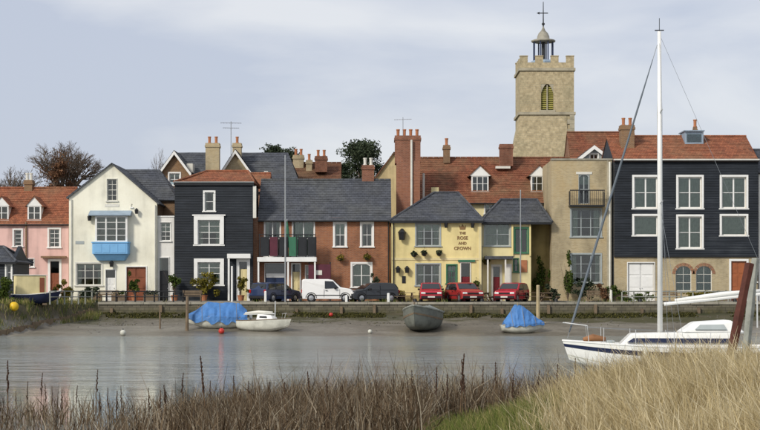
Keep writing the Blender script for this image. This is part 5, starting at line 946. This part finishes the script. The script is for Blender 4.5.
def bench(label, px, Y, rz=0):
    t = thing('park_bench', label, 'bench', (X(px, Y), Y, GZ + (.12 if Y > 120.4 else .008)), rz, local=True)
    for k in range(3): MB().box(-.75, .75, -.22 + k * .15, -.1 + k * .15, .42, .45).build('seat_slat', 'timber', t)
    for k in range(3): MB().box(-.75, .75, .24 + k * .02, .265 + k * .02, .52 + k * .13, .62 + k * .13).build('back_slat', 'timber', t)
    for sg in (-1, 1): MB().box(sg * .66 - .03, sg * .66 + .03, -.2, -.14, 0, .62).box(sg * .66 - .029, sg * .66 + .029, .2, .28, 0, .9).box(sg * .66 - .028, sg * .66 + .028, -.14, .2, .56, .61).build('bench_end', 'timber', t)
bench('timber bench on quay before the cream gable house', 108, 118.6); bench('timber bench before the black house window', 192, 118.9); bench('timber bench under the tan house window', 597, 120.0); bench('timber bench before the arched windows', 668, 119.6)
def planter(label, px, Y, mat, w_=1.1):
    x = X(px, Y); b = GZ + (.12 if Y > 120.4 else .008); t = thing('wooden_planter', label, 'planter', (x, Y, b)); MB().box(x - w_ / 2, x + w_ / 2, Y - .2, Y + .2, b, b + .42).box(x - w_ / 2 - .03, x + w_ / 2 + .03, Y - .23, Y + .23, b + .42, b + .46).build('box', 'timber', t); leaves('foliage', t, [((x + k * w_ / 4, Y, b + .55), (.26, .22, .24)) for k in (-1.3, -.4, .5, 1.3)], 420, .06, mat, fill=.3)
planter('long planter of dark plants under cream house left window', 90, 121.4, 'leaf_dark', 1.8); planter('planter of green plants by white door of cream house', 119, 121.6, 'leaf_green'); planter('planter of dark plants beside the brown double doors', 151, 121.6, 'leaf_dark'); planter('planter of yellow green plants by the pub menu board', 398, 120.7, 'leaf_yellow'); planter('planter of green plants between pub windows and red door', 443, 120.8, 'leaf_green'); planter('planter of russet plants right of the pub porch', 517, 121.6, 'leaf_russet'); planter('planter of green plants by the white garage doors', 620, 121.4, 'leaf_green'); planter('planter of dark plants between arched windows and orange door', 720, 121.4, 'leaf_dark', 1.5)
random.seed(55)
shrub('spreading brown green bush right of the tan house bench', 604, 119.4, 284, 14, 'leaf_russet', 900, tub=False, name='bush', cat='bush')
shrub('straggly bush before the shaded olive pub wall', 553, 119.2, 285, 15, 'leaf_dark', 900, tub=False, name='bush', cat='bush')
shrub('low green bush behind the weathered fence below white garage', 640, 117.8, 291, 26, 'leaf_green', 1100, tub=False, name='bush', cat='bush')
shrub('low olive bush behind weathered fence below the arched windows', 700, 117.8, 290, 34, 'leaf_yellow', 1100, tub=False, name='bush', cat='bush')

# ------------------------------------------------------------------ vegetation of both banks
def scatter(n, x0, x1, y0, y1, keep):
    x = RNG.uniform(x0, x1, n); y = RNG.uniform(y0, y1, n); k = keep(x, y); x, y = x[k], y[k]; return np.stack([x, y, hgt(x, y) - .02], 1)
clump = lambda x, y, s: wob(x, y, s) + .6 * wob(x + 40, y * 1.3, s * 2.7)
p = scatter(150000, -15, 15, 23, 46, lambda x, y: (np.abs(x) < .27 * y + 1.5) & (hgt(x, y) > -.25) & ((x < .03 * y + .3 * wob(x, y, 1.1)) | (y > 33)) & (clump(x, y, 1.1) + RNG.normal(size=len(x)) * .5 > .5 - .6 * smooth(-7, -1, x)))
ht = (.32 + .36 * RNG.random(len(p))) * (1 + .25 * wob(p[:, 0], p[:, 1], .7)); ht *= 1 + .72 * smooth(-6, -1, p[:, 0]); tall = RNG.random(len(p)) < .1; ht = np.where(tall, ht * 1.45, ht)
blades('marsh_reeds', p, ht, .0075, 'reed', .5, 'brown dead marsh plants along the near water edge', 'reeds')
k_ = RNG.random(len(p)) < .16; blades('marsh_leaves', p[k_], ht[k_] * .85, .015, 'reed', 1.1, 'broad bent dead leaves among the marsh plants', 'reeds', var=np.clip(RNG.random(k_.sum()) * .7 + .3, 0, 1))
p = scatter(85000, .2, 9, 8, 31, lambda x, y: (x < .27 * y + 1.5) & (x > .088 * y - .1 + .25 * wob(x, y, 1.5)) & (hgt(x, y) > .05) & (clump(x, y, 1.7) + .5 * RNG.normal(size=len(x)) > -.55) & (RNG.random(len(x)) < np.clip(.2 + .6 * (x - .088 * y), .05, 1)))
ht = (.42 + .32 * RNG.random(len(p))) * (1 + .2 * wob(p[:, 0], p[:, 1], 1.1)) * np.clip(.7 + .12 * p[:, 0], .6, 1.15); blades('golden_grass', p, ht, .0045, 'dry_grass', .5, 'long golden dry grass on the near bank', 'grass', np.stack([-.15 + .4 * wob(p[:, 0], p[:, 1], 2.2), .35 * wob(p[:, 1], p[:, 0], 2.6)], 1), np.clip(RNG.random(len(p)) * .75 + .13 + .2 * wob(p[:, 0], p[:, 1], 1.3), 0, 1))
k_ = RNG.random(len(p)) < .1; blades('grass_seed_stems', p[k_], ht[k_] * 1.22, .008, 'dry_grass', .45, 'taller pale seed stems in the golden grass', 'grass', (-.2, 0), np.clip(RNG.random(k_.sum()) * .4 + .6, 0, 1))
p = scatter(60000, -.5, 5, 16, 33, lambda x, y: (x > .03 * y + .25 * wob(x, y, 1.2)) & (x < .105 * y + .6 * wob(x, y, .9) + .2) & (hgt(x, y) > .05))
ht = .3 + .32 * RNG.random(len(p)); blades('green_grass', p, ht, .0045, 'green_grass', .5, 'fresh green grass at the foot of the golden grass', 'grass', (-.1, 0))
p = scatter(30000, -9, 2, 8, 26, lambda x, y: (np.abs(x) < .27 * y + 1.5) & (hgt(x, y) > .1) & (x < .03 * y)); blades('bank_herbage', p, .2 + .3 * RNG.random(len(p)), .005, 'reed', .4, 'short brown herbage on the near left bank', 'grass')
p = scatter(52000, -40, -20, 101, 117, lambda x, y: (y > quay_edge(x) - 2.6) & (y < quay_edge(x) + 1.2) & (clump(x, y, .8) > -.2)); blades('bank_grass', p, .15 + .35 * RNG.random(len(p)), .014, 'green_grass', .4, 'rough grass on the left quay bank', 'grass', (0, 0), np.clip(RNG.random(len(p)) * .9 + .25, 0, 1))
p = scatter(26000, -20, 42, 114.2, 115.7, lambda x, y: clump(x, y, .6) > -.15); blades('seaweed', p, .04 + .16 * RNG.random(len(p)), .03, 'weed', .9, 'olive green weed along the foot of quay wall', 'seaweed')
p = scatter(2600, -24, 40, 116.3, 117.0, lambda x, y: clump(x, y, .7) > .25); blades('quay_grass', p, .12 + .3 * RNG.random(len(p)), .012, 'green_grass', .4, 'tufts of grass along the quay coping', 'grass')
# stones and weed strewn over the mud, timber edging of the left bank
p = scatter(1700, -26, 40, 104.5, 115.6, lambda x, y: (hgt(x, y) > .02) & (y < quay_edge(x) - 1) & (clump(x, y, .5) + (y - 110) * .12 > .1)); n_ = len(p); r_ = (.03 + .09 * RNG.random(n_) ** 2)[:, None, None]
oc = np.array([[1, 0, 0], [0, 1, 0], [-1, 0, 0], [0, -1, 0], [0, 0, .7], [0, 0, -.5]])[None] * (.7 + .6 * RNG.random((n_, 6, 1))); V_ = (p[:, None, :] + oc * r_ + np.array([0, 0, .02])).reshape(-1, 3)
tr_ = np.array([[0, 1, 4], [1, 2, 4], [2, 3, 4], [3, 0, 4], [1, 0, 5], [2, 1, 5], [3, 2, 5], [0, 3, 5]])[None] + np.arange(n_)[:, None, None] * 6; tag(np_obj('mud_stones', V_, tr_.reshape(-1, 3), 'mud_stone', kind='stuff'), 'small stones strewn over the mud below quay', 'stones')
p = scatter(30000, -22, 40, 105.5, 115, lambda x, y: (hgt(x, y) > .08) & (clump(x * .6, y * 1.6, .8) + (y - 111) * .1 > .75)); blades('mud_weed', p, .03 + .08 * RNG.random(len(p)), .03, 'weed', .9, 'dark weed in streaks across the mud', 'seaweed')
rv = thing('timber_edging', 'low dark timber edging along the foot of the left bank', 'edging', (-28, 106, .6)); x = -42.0; prev = None
while x < -20.7:
    y = float(quay_edge(x)) - .2 - 2.3 * float(smooth(-20, -24, x)); q_ = Vector((x, y, 0))
    if prev is not None:
        d = (q_ - prev); z_ = float(hgt((x + prev.x) / 2, (y + prev.y) / 2)); nrm = Vector((-d.y, d.x, 0)).normalized() * .05; a, b = prev + d * .02, q_ - d * .02; hh_ = z_ + random.uniform(.32, .42); MB().add([tuple(v + Vector((0, 0, zz))) for zz in (z_ - .3, hh_) for v in (a - nrm, b - nrm, b + nrm, a + nrm)], [(0, 3, 2, 1), (4, 5, 6, 7), (0, 1, 5, 4), (1, 2, 6, 5), (2, 3, 7, 6), (3, 0, 4, 7)]).build('plank', 'timber', rv)
    prev = q_; x += .55 if x < -27 or x > -20.9 else .28
# tall dock stalks with dark seed heads, one by one
protos = []
def stalk_proto(seed):
    rnd = random.Random(seed); st = MB(); sh = MB(); b = Vector((rnd.gauss(0, .045), rnd.gauss(0, .045), 1)); st.tube([(0, 0, 0), (b.x * .5, b.y * .5, .5), (b.x, b.y, .97)], [.009, .007, .004], 4); n = rnd.randint(9, 13)
    for k in range(n):
        z_ = .52 + .46 * k / n; a = rnd.random() * 6.28; l = .07 * (1.1 - k / n); q0 = Vector((b.x * z_, b.y * z_, z_)); q1 = q0 + Vector((math.cos(a) * l * .35, math.sin(a) * l * .35, l)); sh.tube([q0, q0.lerp(q1, .5), q1], [.007, .016, .005], 5)
    sh.tube([(b.x * .5, b.y * .5, .5), (b.x * .97, b.y * .97, .97)], .007, 5)
    return st, sh
for i in range(4): protos.append(stalk_proto(40 + i))
spots = [(int(q_[0]), int(q_[1])) for q_ in np.random.default_rng(3).uniform((0, 378), (560, 396), (34, 2))] + [(8, 358), (40, 371), (95, 368), (122, 384), (108, 386), (180, 371), (208, 353), (235, 374), (248, 379), (26, 380), (60, 388), (150, 386), (285, 380), (312, 369), (330, 376), (352, 382), (376, 378), (392, 372), (412, 368), (436, 365), (447, 372), (459, 351), (468, 357), (482, 364), (496, 360), (510, 372), (535, 368), (556, 362), (575, 356), (590, 366), (604, 371), (268, 386), (166, 390), (75, 384), (425, 380), (302, 388)]
first = {}
random.seed(77)
for i, (px, py) in enumerate(spots):
    k = i % 4; Yd = random.uniform(31.5, 36.5); x = X(px, Yd); gz = float(hgt(x, Yd)) - .03; hh = Z(py, Yd) - gz
    if k not in first:
        t = thing('dock_stalk', 'tall dead dock stalk with dark brown seed head in the near marsh', 'plant', (x, Yd, gz), random.random() * 6, 'dock stalks standing in the near marsh', True); protos[k][0].build('stem', 'stalk', t, clean=False); protos[k][1].build('seed_head', 'seed_head', t, clean=False); first[k] = t
    else: t = copy_tree(first[k])
    t.location = (x, Yd, gz); t.rotation_euler = (0, 0, random.random() * 6); t.scale = (max(.8, hh),) * 2 + (max(.4, hh),)
